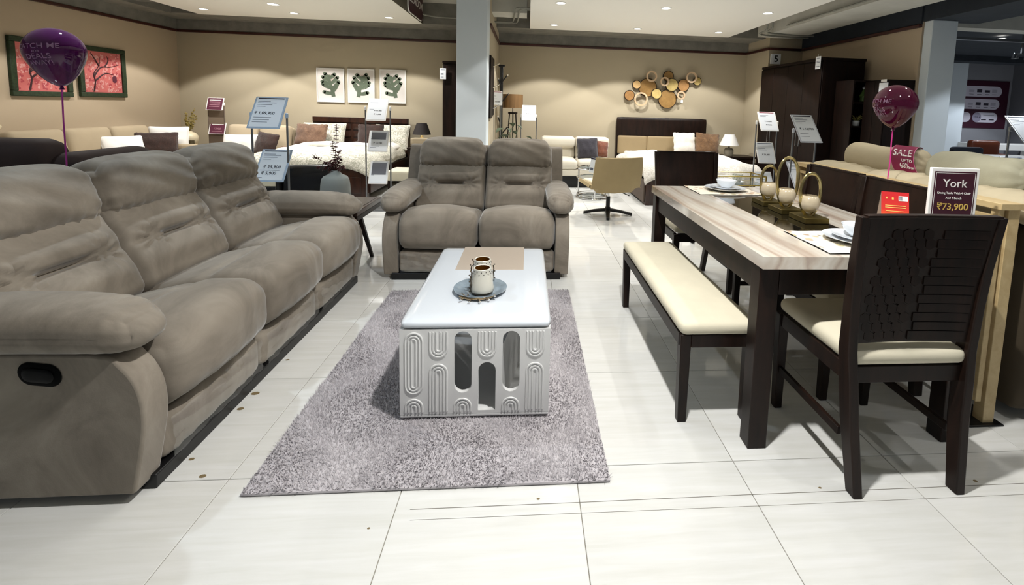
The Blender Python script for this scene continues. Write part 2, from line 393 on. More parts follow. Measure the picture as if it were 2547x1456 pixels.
def recliner(name,label,n,loc,rz,seed=0,aw=.105,sw=.583,handle=False):
    W=n*sw+2*aw; t=thing(name,label,'sofa',loc,rz)
    rs=np.random.RandomState(seed)
    MB().box(.06,W-.06,.010,.86,0.0,.05).build('base_rail',m_black,t,bevel=.004)
    prof=crv([(.03,.032),(0.005,.16),(-.012,.28),(.0,.385),(.045,.462),(.12,.502),(.45,.51),(.80,.515),(.88,.50),(.90,.3),(.88,.032)],5)
    for s in (0,1):
        x0=0 if s==0 else W-aw
        MB().prism(prof,x0,x0+aw,'x').build('arm',m_vel,t,bevel=.022,seg=3)
        ph=rs.rand(8)*6
        def padfn(P,U,s=s,ph=ph):
            x,y,z=P.T.copy(); u=U[:,1]
            front=np.clip((-u-.35)/.65,0,1); up=np.clip((U[:,2]+.3)/1.3,0,1)
            sgn=-1 if s==0 else 1
            x=x*(1-.22*front**2)
            z=z*(1-.18*front**1.5)-.012*front**2+.012*(1-u**2)
            z=z-sgn*(-x)*0-.05*np.maximum(0,sgn*x)*(.5+.5*front)
            w=np.sin(u*46+ph[0]+5*x/.1)*.0032*np.clip((-u-.45)/.3,0,1)*(1-np.clip((-u-.95)/.05,0,1))
            w2=np.sin(u*22+ph[1]+14*x)*.003*np.clip((u+.1),0,1)
            k=np.abs(U[:,2])*.5+.5
            z=z+(w+w2)*np.clip(z/.03,-.3,1)*k; x=x+w*x/.1*.3
            seam=G(U[:,2]+.05,.09)*.006*(np.abs(U[:,0])>.98)
            return np.stack([x-np.sign(x)*seam,y,z],1)
        xc=x0+aw/2+(.012 if s==0 else -.012)
        MB().soft((xc,.375,.574),(.110,.40,.083),(.09,.12,.08),(14,48,14),padfn).build('armrest_pad',m_vel,t,ang=70)
    for i in range(n):
        xc=aw+sw*(i+.5); ph=rs.rand(10)*6
        def seatfn(P,U,ph=ph):
            x,y,z=P.T.copy(); ux,uy,uz=U.T
            top=np.clip((uz+.2)/1.2,0,1); fr=np.clip((-uy-.2)/.8,0,1)
            cr=(1-ux**2)
            z=z+.016*top*cr*(1-uy**2)*1.0+.018*top*np.clip(-uy+.0,0,1)*cr
            z=z-.020*G(y+.055+.02*np.sin(3*ux+ph[0]),.03)*top*(1-.3*ux**2)+.022*top*np.clip((-.06-y)/.05,0,1)*cr
            y=y-.04*fr*cr*(1-.4*uz**2)
            y=y+.02*np.clip((-uz-.3)/.7,0,1)*fr
            z=z+.0025*np.sin(26*x/.3+ph[1]+8*y)*top*np.clip(uy,0,1)
            y=y-.0022*np.sin(18*x/.3+ph[2]+ 9*z)*fr
            z=z-.010*np.abs(ux)**6*top-.065*top*np.clip((y+.08)/.28,0,1)
            return np.stack([x,y,z],1)
        MB().soft((xc,.305,.362),(sw/2-.002,.335,.138),(.045,.10,.085),(26,34,14),seatfn).build('seat_cushion',m_vel,t,ang=75)
        def footfn(P,U,ph=ph):
            x,y,z=P.T.copy(); ux,uy,uz=U.T; fr=np.clip((-uy-.2)/.8,0,1)
            y=y-.012*fr*(1-uz**2)*(1-ux**2)+.003*np.sin(30*x/.3+ph[3]+10*z)*fr
            return np.stack([x,y,z],1)
        fr_=MB().soft((xc,.07,.135),(sw/2-.004,.055,.083),(.05,.03,.03),(18,6,10),footfn).build('footrest',m_vel,t,ang=70)
        def film(u,v,ph=ph,xc=xc):
            x=xc+(u-.5)*(sw-.05); z=.062+v*.145
            y=.0155-.0145*(1-(2*v-1)**2)*(1-(2*u-1)**2)-.004+.0035*math.sin(34*u+ph[4]+7*v)+.003*math.sin(17*v+ph[5]+11*u)-.012
            return (x,y,z)
        MB().grid(film,26,9).build('plastic_film',m_film,fr_)
        # back cushions in a leaning frame (u across, v up the slope, w towards the sitter)
        def frame(a): a=math.radians(a); return [(1,0,0),(0,math.sin(a),math.cos(a)),(0,-math.cos(a),math.sin(a))]
        def lumfn(P,U,ph=ph):
            u,v,w=P.T.copy(); a,b,c=U.T; fr=np.clip((c+.2)/1.2,0,1)
            slit=np.clip(1-(np.abs(u)/(sw*.20))**6,0,1)
            w=w+fr*.03*(1-a**2)*(1-b**2)
            w=w-fr*.075*G(v-.012,.011)*slit-fr*.012*G(v-.012,.02)*(1-slit)*np.clip(1.15-np.abs(a),0,1)
            w=w+fr*.026*(G(v-.075,.042)+G(v+.085,.06))*np.clip(1.1-np.abs(a)**3,0,1)
            w=w-fr*.006*(G(u-sw*.27,.008)+G(u+sw*.27,.008))*(v>.03)
            rad=np.hypot((np.abs(u)-sw*.27),(v-.012)*1.3); ang=np.arctan2(v-.012,np.abs(u)-sw*.27)
            w=w+fr*.009*np.sin(ang*9+ph[5])*G(rad-.05,.05)*(np.abs(u)>sw*.18)
            w=w+fr*.003*np.sin(40*a+ph[6])*np.clip((b-.55)/.45,0,1)
            return np.stack([u,v,w],1)
        MB().soft((xc,.65,.583),(sw/2-.003,.212,.10),(.035,.05,.06),(44,70,8),lumfn,frame(28)).build('back_cushion',m_vel,t,ang=75)
        def headfn(P,U,ph=ph):
            u,v,w=P.T.copy(); a,b,c=U.T; fr=np.clip((c+.2)/1.2,0,1)
            w=w+fr*.035*(1-a**2)*(1-(b-.0)**2)
            up=np.clip(b,0,1); u=u*(1-.05*up**3); v=v-.035*np.abs(a)**4*up
            pl=np.clip((-b-.25)/.75,0,1)
            w=w+fr*.008*(np.sin(30*a+ph[7]+3*b)+.6*np.sin(53*a+ph[1]))*pl*np.clip(np.abs(a)+.35,0,1)
            ed=np.clip((np.abs(a)-.6)/.4,0,1)
            w=w+fr*.004*np.sin(14*b+6*np.abs(a)+ph[8])*ed*(.3+.7*np.clip(.6-b,0,1))
            w=w+fr*.0035*np.sin(7*a+9*b+ph[9])*(1-ed)
            return np.stack([u,v,w],1)
        MB().soft((xc,.755,.872),(sw/2-.003,.15,.115),(.06,.105,.10),(40,30,14),headfn,frame(20)).build('headrest',m_vel,t,ang=75)
    sp=crv([(.60,.06),(.58,.3),(.66,.6),(.77,.90),(.82,.945),(.90,.93),(.96,.8),(.945,.4),(.92,.06)],4)
    MB().prism(sp,.012,W-.012,'x').build('back_shell',m_vel,t,bevel=.02,seg=3)
    if handle:
        h=MB().soft((-.002,.275,.446),(.006,.062,.037),(.006,.037,.037),(4,14,10),lambda P,U: np.stack([P[:,0],P[:,1],P[:,2]+.12*(P[:,1])],1)).build('recliner_handle',M('matt_black_recess','#040404',.7,spec=.1),t,label='black oval recliner handle recess')
        MB().soft((-.009,.275,.446),(.005,.045,.022),(.005,.022,.022),(4,14,10),lambda P,U: np.stack([P[:,0],P[:,1],P[:,2]+.12*(P[:,1])],1)).build('lever',M('black_lever','#060606',.5,spec=.2),h)
    return t
recliner('recliner_sofa','long grey-taupe velvet three-seat recliner sofa filling the left foreground',3,(-.2,-.09,0),PI/2,3,handle=True)
recliner('recliner_loveseat','grey-taupe velvet two-seat recliner sofa facing the camera behind the coffee table',2,(-.045,1.84,0),0,11)
# ---------------- rug ----------------
def rug():
    k=NT('shaggy_rug_fibre'); n1=k.noise(3.5,5,.7,.5); n2=k.noise(90,3,.6)
    c=k.mix(n2,k.ramp(n1,[(.3,'#7c767c'),(.7,'#a29ba0')]),'#b6afb2','MULTIPLY'); k.set(**{'Base Color':k.ramp(n1,[(.28,'#a7a2a6'),(.72,'#c8c3c6')]),'Roughness':.9}); k.b.inputs['Sheen Weight'].default_value=.3
    mm=k.m
    x0,x1,y0,y1=.080,1.318,-.080,1.628
    t=thing('rug','shaggy grey rug under the white coffee table','rug',((x0+x1)/2,(y0+y1)/2,0)); w,h=(x1-x0)/2,(y1-y0)/2
    MB().soft((0,0,.006),(w,h,.006),(.006,.006,.006),(30,40,2)).build('backing',mm,t)
    N=110000; r=RNG
    bx=(r.rand(N)*2-1)*(w-.003); by=(r.rand(N)*2-1)*(h-.003); an=r.rand(N)*6.28; ln=.010+.012*r.rand(N); tilt=.25+.85*r.rand(N)
    # tufts lean in patches
    an=an*.6+2.2*np.sin(bx*9+1.3)+2.0*np.cos(by*8)
    dx,dy=np.cos(an),np.sin(an); wd=.0014+.0012*r.rand(N)
    base=np.stack([bx,by,np.full(N,.009)],1); tip=base+np.stack([dx*ln*np.sin(tilt),dy*ln*np.sin(tilt),ln*np.cos(tilt)],1)
    sd=np.stack([-dy*wd,dx*wd,np.zeros(N)],1)
    V=np.empty((N*3,3)); V[0::3]=base-sd; V[1::3]=base+sd; V[2::3]=tip
    me=bpy.data.meshes.new('pile'); me.vertices.add(N*3); me.vertices.foreach_set('co',V.ravel()); me.loops.add(N*3); me.loops.foreach_set('vertex_index',np.arange(N*3,dtype=np.int32))
    me.polygons.add(N); me.polygons.foreach_set('loop_start',np.arange(0,N*3,3,dtype=np.int32)); me.update(); me.materials.append(mm)
    o=bpy.data.objects.new('pile',me); COL.objects.link(o); o.parent=t; o['kind']='stuff'
rug()
# ---------------- coffee table ----------------
m_gloss=M('white_gloss_lacquer','#cdd3da',.12,coat=.6)
m_satin=M('white_satin_lacquer','#dcdcdb',.35)
def stadium(cx,z0,z1,hw,top=True,bot=True,n=10):
    p=[]
    if top: p+=[(cx+hw*math.cos(a),z1-hw+hw*math.sin(a)) for a in np.linspace(0,PI,n)]
    else: p+=[(cx+hw,z1),(cx-hw,z1)]
    if bot: p+=[(cx+hw*math.cos(a),z0+hw+hw*math.sin(a)) for a in np.linspace(PI,2*PI,n)]
    else: p+=[(cx-hw,z0),(cx+hw,z0)]
    return p
def coffee():
    X0,X1,Y0,Y1,Z0=.503,1.112,.262,1.262,.0225
    t=thing('coffee_table','white gloss coffee table with arch cut-outs and carved oval grooves standing on the rug','table',((X0+X1)/2,(Y0+Y1)/2,Z0))
    w=(X1-X0)/2; d=(Y1-Y0)/2; zt=.412; zb=.378
    MB().soft((0,0,(zt+zb)/2),(w+.002,d+.002,(zt-zb)/2),(.03,.03,.0165),(14,14,6)).build('top',m_gloss,t,ang=80)
    MB().box(-w+.128,w-.118,d-.40,d-.002,zt-.003,zt+.0006).build('inset_panel',M('beige_back_painted_glass','#b3a698',.2,coat=.3),t,bevel=.0005,label='beige glass inset panel')
    MB().box(-w,w,-d,d,0,.014).build('plinth_board',m_satin,t,bevel=.004)
    cx=[-w+.057+.0981*i for i in range(6)]
    def zz(p): return .378-(p-680)/665*.362
    holes=[stadium(cx[2],zz(1180),zz(695),.0355),stadium(cx[4],zz(1178),zz(695),.0355),stadium(cx[3],zz(1325),zz(940),.0355,bot=False)]
    outer=[(-w,.014),(w,.014),(w,zb),(-w,zb)]
    plate2d([outer]+holes,.02,'front_panel',m_satin,t,(PI/2,0,0),(0,-d+.010,0))
    plate2d([outer]+holes,.02,'back_panel',m_satin,t,(PI/2,0,0),(0,d-.010,0))
    so=[(-d+.02,.014),(d-.02,.014),(d-.02,zb),(-d+.02,zb)]; sh=[stadium(-.36+.098*i,zz(1180),zz(695),.0355) for i in range(8)]  # unseen side cut-outs, added to let more light inside the table
    for s in (-1,1): plate2d([so]+sh,.02,'side_panel',m_satin,t,(PI/2,0,PI/2),(s*(w-.010),0,0))
    for s in (-1,1):
        MB().prism([(s*.10-.008,-d+.02),(s*.10+.008,-d+.02),(s*.20+.008,.05),(s*.20-.008,.05)],.014,.30,'z').build('inner_divider',m_satin,t,bevel=.001)
    fy=-d-.0006
    def groove(pts,closed=False):
        P=[(x,fy,z) for x,z in pts]; MB().tube(P,.0042,6,closed=closed).build('carved_line',m_satin,t)
    def U(cx_,z0,z1,top,bot):
        for hw in (.034,.0215,.009):
            ins=.034-hw
            if top and bot: groove(stadium(cx_,z0+ins,z1-ins,hw),True)
            elif top: # arch, feet down
                groove([(cx_-hw,z0)]+[(cx_+hw*math.cos(a),z1-ins-hw+hw*math.sin(a)) for a in np.linspace(PI,0,12)]+[(cx_+hw,z0)])
            else: groove([(cx_-hw,z1)]+[(cx_+hw*math.cos(a),z0+ins+hw+hw*math.sin(a)) for a in np.linspace(PI,2*PI,12)]+[(cx_+hw,z1)])
    U(cx[0],zz(1178),zz(705),1,1)
    for i in (1,3,5): U(cx[i],zz(893),zz(697),0,1)
    for i in (1,5): U(cx[i],zz(1325),zz(952),1,0)
    for i in (0,2,4): U(cx[i],zz(1328),zz(1228),1,0)
coffee()
ZC=.022+.412
# glass plate with two dotted cups and twig ornaments
def coffee_items():
    m_plate=M('grey_blue_glass_plate','#7d8b96',.12,coat=.8,var=.2,vs=20)
    pc=(.793,.575)
    t=thing('decor_plate','blue-grey glazed round plate with a golden twig rim on the coffee table','plate',(*pc,ZC+.001))
    MB().lathe([(0,.003),(.075,.003),(.105,.009),(.123,.017),(.1245,.0205),(.121,.0205),(.100,.013),(.07,.0075),(0,.0075)],48).build('dish',m_plate,t)
    m_gold=M('pale_gold_twig','#b79f7c',.3,metal=1)
    m_sil=M('dark_silver_twig','#6f675c',.3,metal=1)
    m_bead=M('silver_bead','#dcdcdc',.12,metal=1)
    r=random.Random(4)
    tw=MB(); bd=MB()
    main=crv([(-.085,-.095,.014),(-.045,-.113,.01),(-.01,-.124,.014),(.03,-.117,.012),(.075,-.095,.018)],6)
    tw.tube(main,.0035,6)
    for bx,by,ex,ey,ez in ((-.05,-.11,-.075,-.13,.012),(-.04,-.112,-.075,-.085,.022),(-.02,-.12,-.035,-.145,.008),(.0,-.123,.012,-.146,.008),(.02,-.12,.05,-.128,.01),(.035,-.116,.075,-.108,.02),(-.06,-.105,-.04,-.09,.026)):
        tw.tube([(bx,by,.012),((bx+ex)/2,(by+ey)/2+.004,.014),(ex,ey,ez)],[.003,.0025,.002],6); bd.soft((ex,ey,ez),(.006,.006,.0055),.0055,4)
    tw.build('twig_ornament',m_gold,t,label='golden twig ornament on the plate rim'); bd.build('twig_bud',m_bead,t)
    m_cup=M('ivory_glaze','#cfccc0',.25,coat=.5); m_in=M('amber_cup_lining','#7a4a14',.3,metal=.6); m_band=M('bronze_band','#4d453a',.3,metal=.8)
    for i,(x,y,lab) in enumerate(((.805,.535,'nearer ivory ceramic cup with black dots and dark silver twig on the plate'),(.795,.655,'rear ivory ceramic cup with black dots half hidden behind the nearer one'))):
        c=thing('dotted_cup',lab,'cup',(x,y,ZC+.0095),0,'ivory dotted cups on the plate')
        MB().lathe([(.030,.0),(.046,.0),(.052,.012),(.0535,.028),(.049,.055),(.043,.085),(.0395,.112),(.0405,.118),(.038,.121),(.034,.119)],32).build('body',m_cup,c)
        MB().lathe([(.0345,.1195),(.0345,.112),(.038,.08),(.042,.03),(.0,.025)],32).build('lining',m_in,c,label='amber metallic inside of the cup')
        MB().lathe([(.0448,-.0004),(.0468,-.0002),(.0508,.0075),(.0525,.0125),(.0530,.0135),(.0526,.0138)],32).build('foot_band',m_band,c)
        dots=MB()
        for row,(zr,rr) in enumerate(((.108,.0403),(.097,.0415))):
            for k in range(12):
                a=2*PI*(k+.5*row)/12; dots.soft((rr*math.cos(a),rr*math.sin(a),zr),(.0022,.0022,.0022),.0022,3)
        dots.build('glaze_dot',m_black,c)
        sv=MB()
        for a0,zz0 in ((2.6,.06),(3.0,.05),(3.5,.045)) if i==0 else ((2.5,.075),(3.1,.06),(.1,.055)):
            q=[(.051*math.cos(a0+.05*j),.051*math.sin(a0+.05*j),zz0-.035+.016*j) for j in range(5)]; q=[(x_*(1.03+.05*(j%2)),y_*(1.03+.05*(j%2)),z_) for j,(x_,y_,z_) in enumerate(q)]
            sv.tube(q,.003,6)
            for x_,y_,z_ in q[::2]: sv.soft((x_*1.12,y_*1.12,z_+.004),(.004,.004,.004),.004,3)
        sv.build('twig_ornament',m_sil,c,label='dark silver twig ornament')
coffee_items()

# ---------------- dining set ----------------
m_esp=wood('dark_espresso_wood','#120b08','#261812',.4,5,(1,1,.12),coat=.0,spec=.22)
m_espleg=m_esp
m_cream=M('cream_seat_fabric','#d3ccb6',.75,var=.05,vs=5,bump=.1,bs=200)
def marble():
    k=NT('banded_onyx_stone'); v=k.coord('Object',(1,.16,1)); 
    n0=k.noise(3.2,5,.62,1.4,vec=v); 
    w=k.n('ShaderNodeTexWave',Scale=2.1,Distortion=9,Detail=3); w.inputs['Detail Scale'].default_value=1.6; w.bands_direction='X'; k.l(v,w.inputs[0])
    c1=k.ramp(w.outputs['Fac'],[(0,'#94796a'),(.07,'#b7a695'),(.3,'#cfc8bd'),(.7,'#c8bfb2'),(1,'#d8d3ca')])
    c2=k.ramp(n0,[(.33,'#b09f90'),(.5,'#cfc8bc'),(.75,'#c4c0b8')])
    k.set(**{'Base Color':k.mix(.5,c1,c2),'Roughness':.16}); k.b.inputs['Coat Weight'].default_value=.4; k.b.inputs['Coat Roughness'].default_value=.05
    return k.m
m_marb=marble()
m_dglass=M('dark_smoked_glass','#16140f',.04,coat=.5)
TX0,TX1,TY0,TY1,TZt=1.878,2.78,.03,1.59,.783
def dining_table():
    t=thing('dining_table','stone-topped dining table with dark square legs and smoked glass centre','table',((TX0+TX1)/2,(TY0+TY1)/2,0)); w=(TX1-TX0)/2; d=(TY1-TY0)/2
    g0,g1,gy0,gy1=2.18-(TX0+TX1)/2,2.48-(TX0+TX1)/2,.40-(TY0+TY1)/2,1.25-(TY0+TY1)/2
    outer=[(-w,-d),(w,-d),(w,d),(-w,d)]; hole=[(g0,gy0),(g1,gy0),(g1,gy1),(g0,gy1)]
    plate2d([outer,hole],.047,'table_top',m_marb,t,None,(0,0,TZt-.0235))
    MB().box(g0+.0005,g1-.0005,gy0+.0005,gy1-.0005,TZt-.02,TZt-.0008).build('glass_inset',m_dglass,t,bevel=.0008,label='dark smoked glass centre panel')
    for sx in (-1,1):
        for sy in (-1,1):
            cx,cy=sx*(w-.044),sy*(d-.062)
            MB().bar([(cx,cy,0),(cx,cy,TZt-.047)],[.076,.076],[.07,.07]).build('leg',m_esp,t,bevel=.003)
        MB().box(sx*(w-.03)-.011,sx*(w-.03)+.011,-d+.10,d-.10,.625,.735).build('apron',m_esp,t,bevel=.002)
    for sy in (-1,1): MB().box(-w+.085,w-.085,sy*(d-.04)-.011,sy*(d-.04)+.011,.625,.735).build('apron',m_esp,t,bevel=.002)
dining_table()
def dining_chair():
    t=thing('dining_chair','x','chair')
    ycz=lambda z: np.interp(z,[0,.25,.5,.75,1.0],[-.052,-.018,0,-.012,-.045])
    hwz=lambda z: np.interp(z,[0,.5,1.0],[.19,.222,.245])
    for s in (-1,1):
        zs=[0,.12,.25,.4,.5,.65,.8,.9,.985]
        MB().bar([(s*float(hwz(z)),float(ycz(z)),z) for z in zs],.034,[.045,.052,.058,.06,.055,.045,.038,.034,.03]).build('leg',m_esp,t,bevel=.004)
        MB().bar([(s*.205,.43,0),(s*.21,.43,.44)],[.034,.044],[.034,.044]).build('leg',m_esp,t,bevel=.003)
        MB().box(s*.214-.01,s*.214+.01,.02,.42,.385,.445).build('seat_rail',m_esp,t,bevel=.002)
        MB().box(s*.21-.008,s*.21+.008,.02,.42,.17,.20).build('side_stretcher',m_esp,t,bevel=.002)
    MB().box(-.205,.205,-.012,.012,.385,.445).build('seat_rail',m_esp,t,bevel=.002); MB().box(-.2,.2,.42,.442,.385,.445).build('seat_rail',m_esp,t,bevel=.002)
    MB().soft((0,.215,.475),(.222,.235,.03),(.03,.03,.028),(18,18,6),lambda P,U: np.stack([P[:,0],P[:,1],P[:,2]+.012*(1-U[:,0]**2)*(1-U[:,1]**2)*(U[:,2]>0)],1)).build('seat',m_cream,t,ang=75,label='cream fabric seat')
    # back panel
    bp=MB()
    def pnl(off):
        return lambda u,v: ((2*u-1)*(float(hwz(.53+.455*v))-.014),float(ycz(.53+.455*v))+off+.012*(1-(2*u-1)**2)-.004,.53+.455*v)
    bp.grid(pnl(.008),10,10); bp.grid(pnl(-.008),10,10)
    n=121
    for j in range(10):
        for e in (0,10):
            a,b=j*11+e,(j+1)*11+e; bp.f.append((a,b,n+b,n+a))
    for i in range(10):
        for e in (0,10): a,b=e*11+i,e*11+i+1; bp.f.append((a,b,n+b,n+a))
    bk=bp.build('backrest',m_esp,t)
    MB().bar([(-.236,float(ycz(.985)),.985),(-.236,float(ycz(.985)),.99)],.02,.02)
    tr_=[(x,float(ycz(.99))+.012*(1-(x/.24)**2)-.004,.985) for x in np.linspace(-.24,.24,9)]
    tb=MB()
    for i in range(8):
        a,b=tr_[i],tr_[i+1]; tb.add([(a[0],a[1]-.013,a[2]-.004),(b[0],b[1]-.013,b[2]-.004),(b[0],b[1]+.013,b[2]-.004),(a[0],a[1]+.013,a[2]-.004),(a[0],a[1]-.013,a[2]+.006),(b[0],b[1]-.013,b[2]+.006),(b[0],b[1]+.013,b[2]+.006),(a[0],a[1]+.013,a[2]+.006)],[(0,1,2,3),(4,7,6,5),(0,4,5,1),(2,6,7,3)]+([(0,3,7,4)] if i==0 else [])+([(1,5,6,2)] if i==7 else []))
    tb.build('top_rail',m_esp,t,bevel=.002)
    def back_y(x,z): return float(ycz(z))-.008+.012*(1-(x/.24)**2)-.004
    R=.0215; dz=.0335
    for row in range(12):
        z=.555+dz*row; off=(row%2)*R*.87
        xs=-.198+off+ (row*.0058)
        nh=5 if row%2==0 else 4
        for q in range(nh):
            x=xs+q*R*1.76
            if x>-.02+row*.006 or x<-float(hwz(z))+.035: continue
            y=back_y(x,z)
            hx=[(x+R*.93*math.cos(PI/6+k*PI/3),y-.0045,z+R*.93*math.sin(PI/6+k*PI/3)) for k in range(6)]; hb=[(x+R*1.02*math.cos(PI/6+k*PI/3),y+.003,z+R*1.02*math.sin(PI/6+k*PI/3)) for k in range(6)]
            MB().add(hx+hb,[(0,1,2,3,4,5)]+[(i,6+i,6+(i+1)%6,(i+1)%6) for i in range(6)]).build('hexagon_relief',m_esp,bk,smooth=False)
        x0=-.012+off*.6+row*.005; x1=float(hwz(z))-.03
        ms=MB(); h=dz/2-.0022
        xs_=np.linspace(x0,x1,4)
        for i in range(3):
            a,b=xs_[i],xs_[i+1]; ya,yb=back_y(a,z),back_y(b,z)
            ms.add([(a,ya-.004,z-h),(b,yb-.004,z-h),(b,yb-.004,z+h),(a,ya-.004,z+h),(a,ya+.004,z-h-.001),(b,yb+.004,z-h-.001),(b,yb+.004,z+h+.001),(a,ya+.004,z+h+.001)],[(0,1,2,3),(0,4,5,1),(3,2,6,7)]+([(0,3,7,4)] if i==0 else [])+([(1,5,6,2)] if i==2 else []))
        ms.build('slat',m_esp,bk,smooth=False)
    return t
ch=dining_chair()
gch='dark dining chairs around the stone-topped table'
ch.location=(2.348,-.118,0); ch['label']='dark wood dining chair in the right foreground, its carved back towards the camera'; ch['group']=gch
dup(ch,(2.275,2.0,0),PI,'dark dining chair at the far end of the table before the bed',gch)
dup(ch,(2.815,.56,0),PI/2,'dark wood dining chair behind the table, nearer of the two on the far side',gch)
dup(ch,(2.83,1.09,0),PI/2,'dark wood dining chair behind the table, farther of the two on the far side',gch)
def bench():
    X0,X1,Y0,Y1=1.645,1.985,.205,1.40
    t=thing('dining_bench','long cream-topped dark wood bench on the aisle side of the dining table','bench',((X0+X1)/2,(Y0+Y1)/2,0)); w=(X1-X0)/2; d=(Y1-Y0)/2
    for sx in (-1,1):
        for sy in (-1,1): MB().bar([(sx*(w-.03),sy*(d-.035),0),(sx*(w-.027),sy*(d-.032),.39)],[.038,.046],[.038,.046]).build('leg',m_esp,t,bevel=.003)
        MB().box(sx*(w-.012)-.01,sx*(w-.012)+.01,-d+.03,d-.03,.335,.39).build('rail',m_esp,t,bevel=.002)
    for sy in (-1,1): MB().box(-w+.05,w-.05,sy*(d-.018)-.01,sy*(d-.018)+.01,.335,.39).build('rail',m_esp,t,bevel=.002)
    def fn(P,U):
        z=P[:,2]+.012*(1-U[:,0]**2)*(1-U[:,1]**4)*(U[:,2]>0); z=z-.004*G(P[:,0]-.03,.006)*(U[:,2]>0); return np.stack([P[:,0],P[:,1],z],1)
    MB().soft((0,0,.413),(w,d,.028),(.03,.03,.026),(22,30,6),fn).build('seat',m_cream,t,ang=75,label='cream padded seat with a lengthwise seam')
bench()
# ---------------- on the dining table ----------------
m_china=M('white_china','#e6ebf0',.12,coat=.5)
def place_setting(cx,cy,flip,where):
    k=NT('printed_placemat_'+where.split()[0]); v=k.n('ShaderNodeTexVoronoi',Scale=22); k.l(k.coord('Object'),v.inputs['Vector'])
    msk=k.ramp(v.outputs['Distance'],[(.34,'#ffffff'),(.38,'#000000')]); hue=k.ramp(v.outputs['Color'],[(.2,'#7d7568'),(.45,'#b59b84'),(.6,'#cfae8f'),(.8,'#a7a27a')])
    nz=k.ramp(k.noise(3,2),[(.38,'#000000'),(.46,'#ffffff')]); mm=k.mix(1,msk,nz,'MULTIPLY'); 
    k.set(**{'Base Color':k.mix(mm,'#ddd5c6',hue),'Roughness':.8})
    o=thing('placemat','cream leaf-print placemat '+where,'placemat',(cx,cy,TZt),0,'placemats on the dining table')
    def gr(top): return lambda u,v: ((u-.5)*.42,(v-.5)*.32,(.0035 if top else .0005)+.002*max(0,1-3*min(u,1-u,v,1-v)*2)*abs(math.sin(7*u+5*v)))
    MB().grid(gr(1),20,16).build('cloth',k.m,o)
    MB().soft((0,0,.0012),(.212,.162,.0012),(.0012,.0012,.0012),(3,3,2)).build('edge_binding',m_black,o)
    p=thing('dinner_plate','wide white dinner plate '+where,'plate',(cx+.02,cy,TZt+.0065),0,'dinner plates')
    MB().lathe([(0,.0),(.07,.0),(.085,.004),(.132,.0175),(.134,.0195),(.131,.0195),(.084,.008),(.07,.005),(0,.005)],40).build('plate_body',m_china,p)
    b=thing('side_plate','smaller white plate stacked on the dinner plate '+where,'plate',(cx+.02,cy,TZt+.0175),0,'smaller plates')
    MB().lathe([(0,.0),(.05,.0),(.062,.003),(.098,.0145),(.0995,.0165),(.097,.0165),(.062,.0065),(.05,.004),(0,.004)],36).build('plate_body',m_china,b)
    c=thing('bowl','white soup bowl on the plates '+where,'bowl',(cx+.03,cy+.01,TZt+.0245),0,'soup bowls')
    MB().lathe([(0,.0),(.032,.0),(.034,.004),(.056,.025),(.066,.048),(.0668,.05),(.0645,.05),(.054,.027),(.032,.008),(0,.007)],36).build('bowl_body',m_china,c)
place_setting(2.37,.225,0,'nearest the carved chair back')
place_setting(2.315,1.42,1,'at the far end of the table')
m_goldh=M('brushed_gold','#b3a473',.28,metal=1,var=.15,vs=30)
m_goldb=M('antique_gold_base','#6f6238',.4,metal=.9,var=.25,vs=14)
m_vot=M('pearl_votive_glass','#cdbfa4',.12,coat=.6,trans=.15,var=.06,vs=14)
def holder(x,y,hr,rw,lab):
    t=thing('candle_holder',lab,'candle holder',(x,y,TZt),0,'golden ring candle holders')
    MB().box(-.062,.062,-.072,.072,0,.026).build('base',m_goldb,t,bevel=.002)
    zc=.026+hr-.004
    pts=[(rw*math.sin(a)*(1-.12*math.cos(a)),0,zc-hr*math.cos(a)) for a in np.linspace(0,2*PI,40,endpoint=False)]
    rr=[.0085]*40; MB().tube(pts,rr,8,closed=True).build('ring',m_goldh,t)
    MB().lathe([(.004,0),(.027,.004),(.042,.02),(.0485,.042),(.0465,.064),(.037,.084),(.035,.085),(.044,.064),(.0455,.042),(.038,.022),(0,.010)],28,(-.002,-.0,.043)).build('votive_cup',m_vot,t,label='pearly glass votive cup')
    return t
holder(2.413,.605,.108,.052,'golden ring candle holder nearest the camera, smaller')
holder(2.405,.80,.137,.057,'tallest golden ring candle holder, middle of the three')
holder(2.413,1.005,.102,.048,'golden ring candle holder farthest from the camera')
m_plum=M('plum_print','#3d1524',.45)
m_gold_ink=M('gold_ink','#d3b35c',.5)
def york():
    t=thing('price_display','plum dining-set price card in an upright white frame on the table','sign',(2.69,.12,TZt),math.radians(-6))
    w,h=.094,.335
    MB().box(-w,w,-.006,.008,0,h).build('frame',m_white,t,bevel=.003)
    MB().box(-w+.013,w-.013,-.0072,-.0058,.012,h-.014).build('printed_card',m_plum,t,smooth=False)
    y=-.0078
    for x0,x1,z0,z1 in ((-w+.017,w-.017,h-.021,h-.0195),(-w+.017,-w+.0185,.02,h-.0195),(w-.0185,w-.017,.02,h-.0195),(-w+.02,w-.02,h-.218,h-.2168)): MB().box(x0,x1,y,y+.001,z0,z1).build('border_line',m_white,t,smooth=False)
    T=lambda s,sz,z,m=m_white,b=0: text(s,sz,m,t,(0,y,z),bold=b)
    T('York',.046,h-.062); T('Dining Table With 4 Chair',.0118,h-.100,b=.004); T('And 1 Bench',.0118,h-.120,b=.004); T('\u20b973,900',.037,h-.156,m_gold_ink,.006); T('SRP: 115,500',.0125,h-.191,b=.006); MB().box(-.03,.045,y-.0006,y,h-.192,h-.191).build('strike_line',m_white,t,smooth=False)
    T('Dining Table With',.0118,h-.236,b=.004)
    MB().box(-w,w,-.03,.04,-.0,.004).build('foot_plate',m_white,t,bevel=.001)
york()
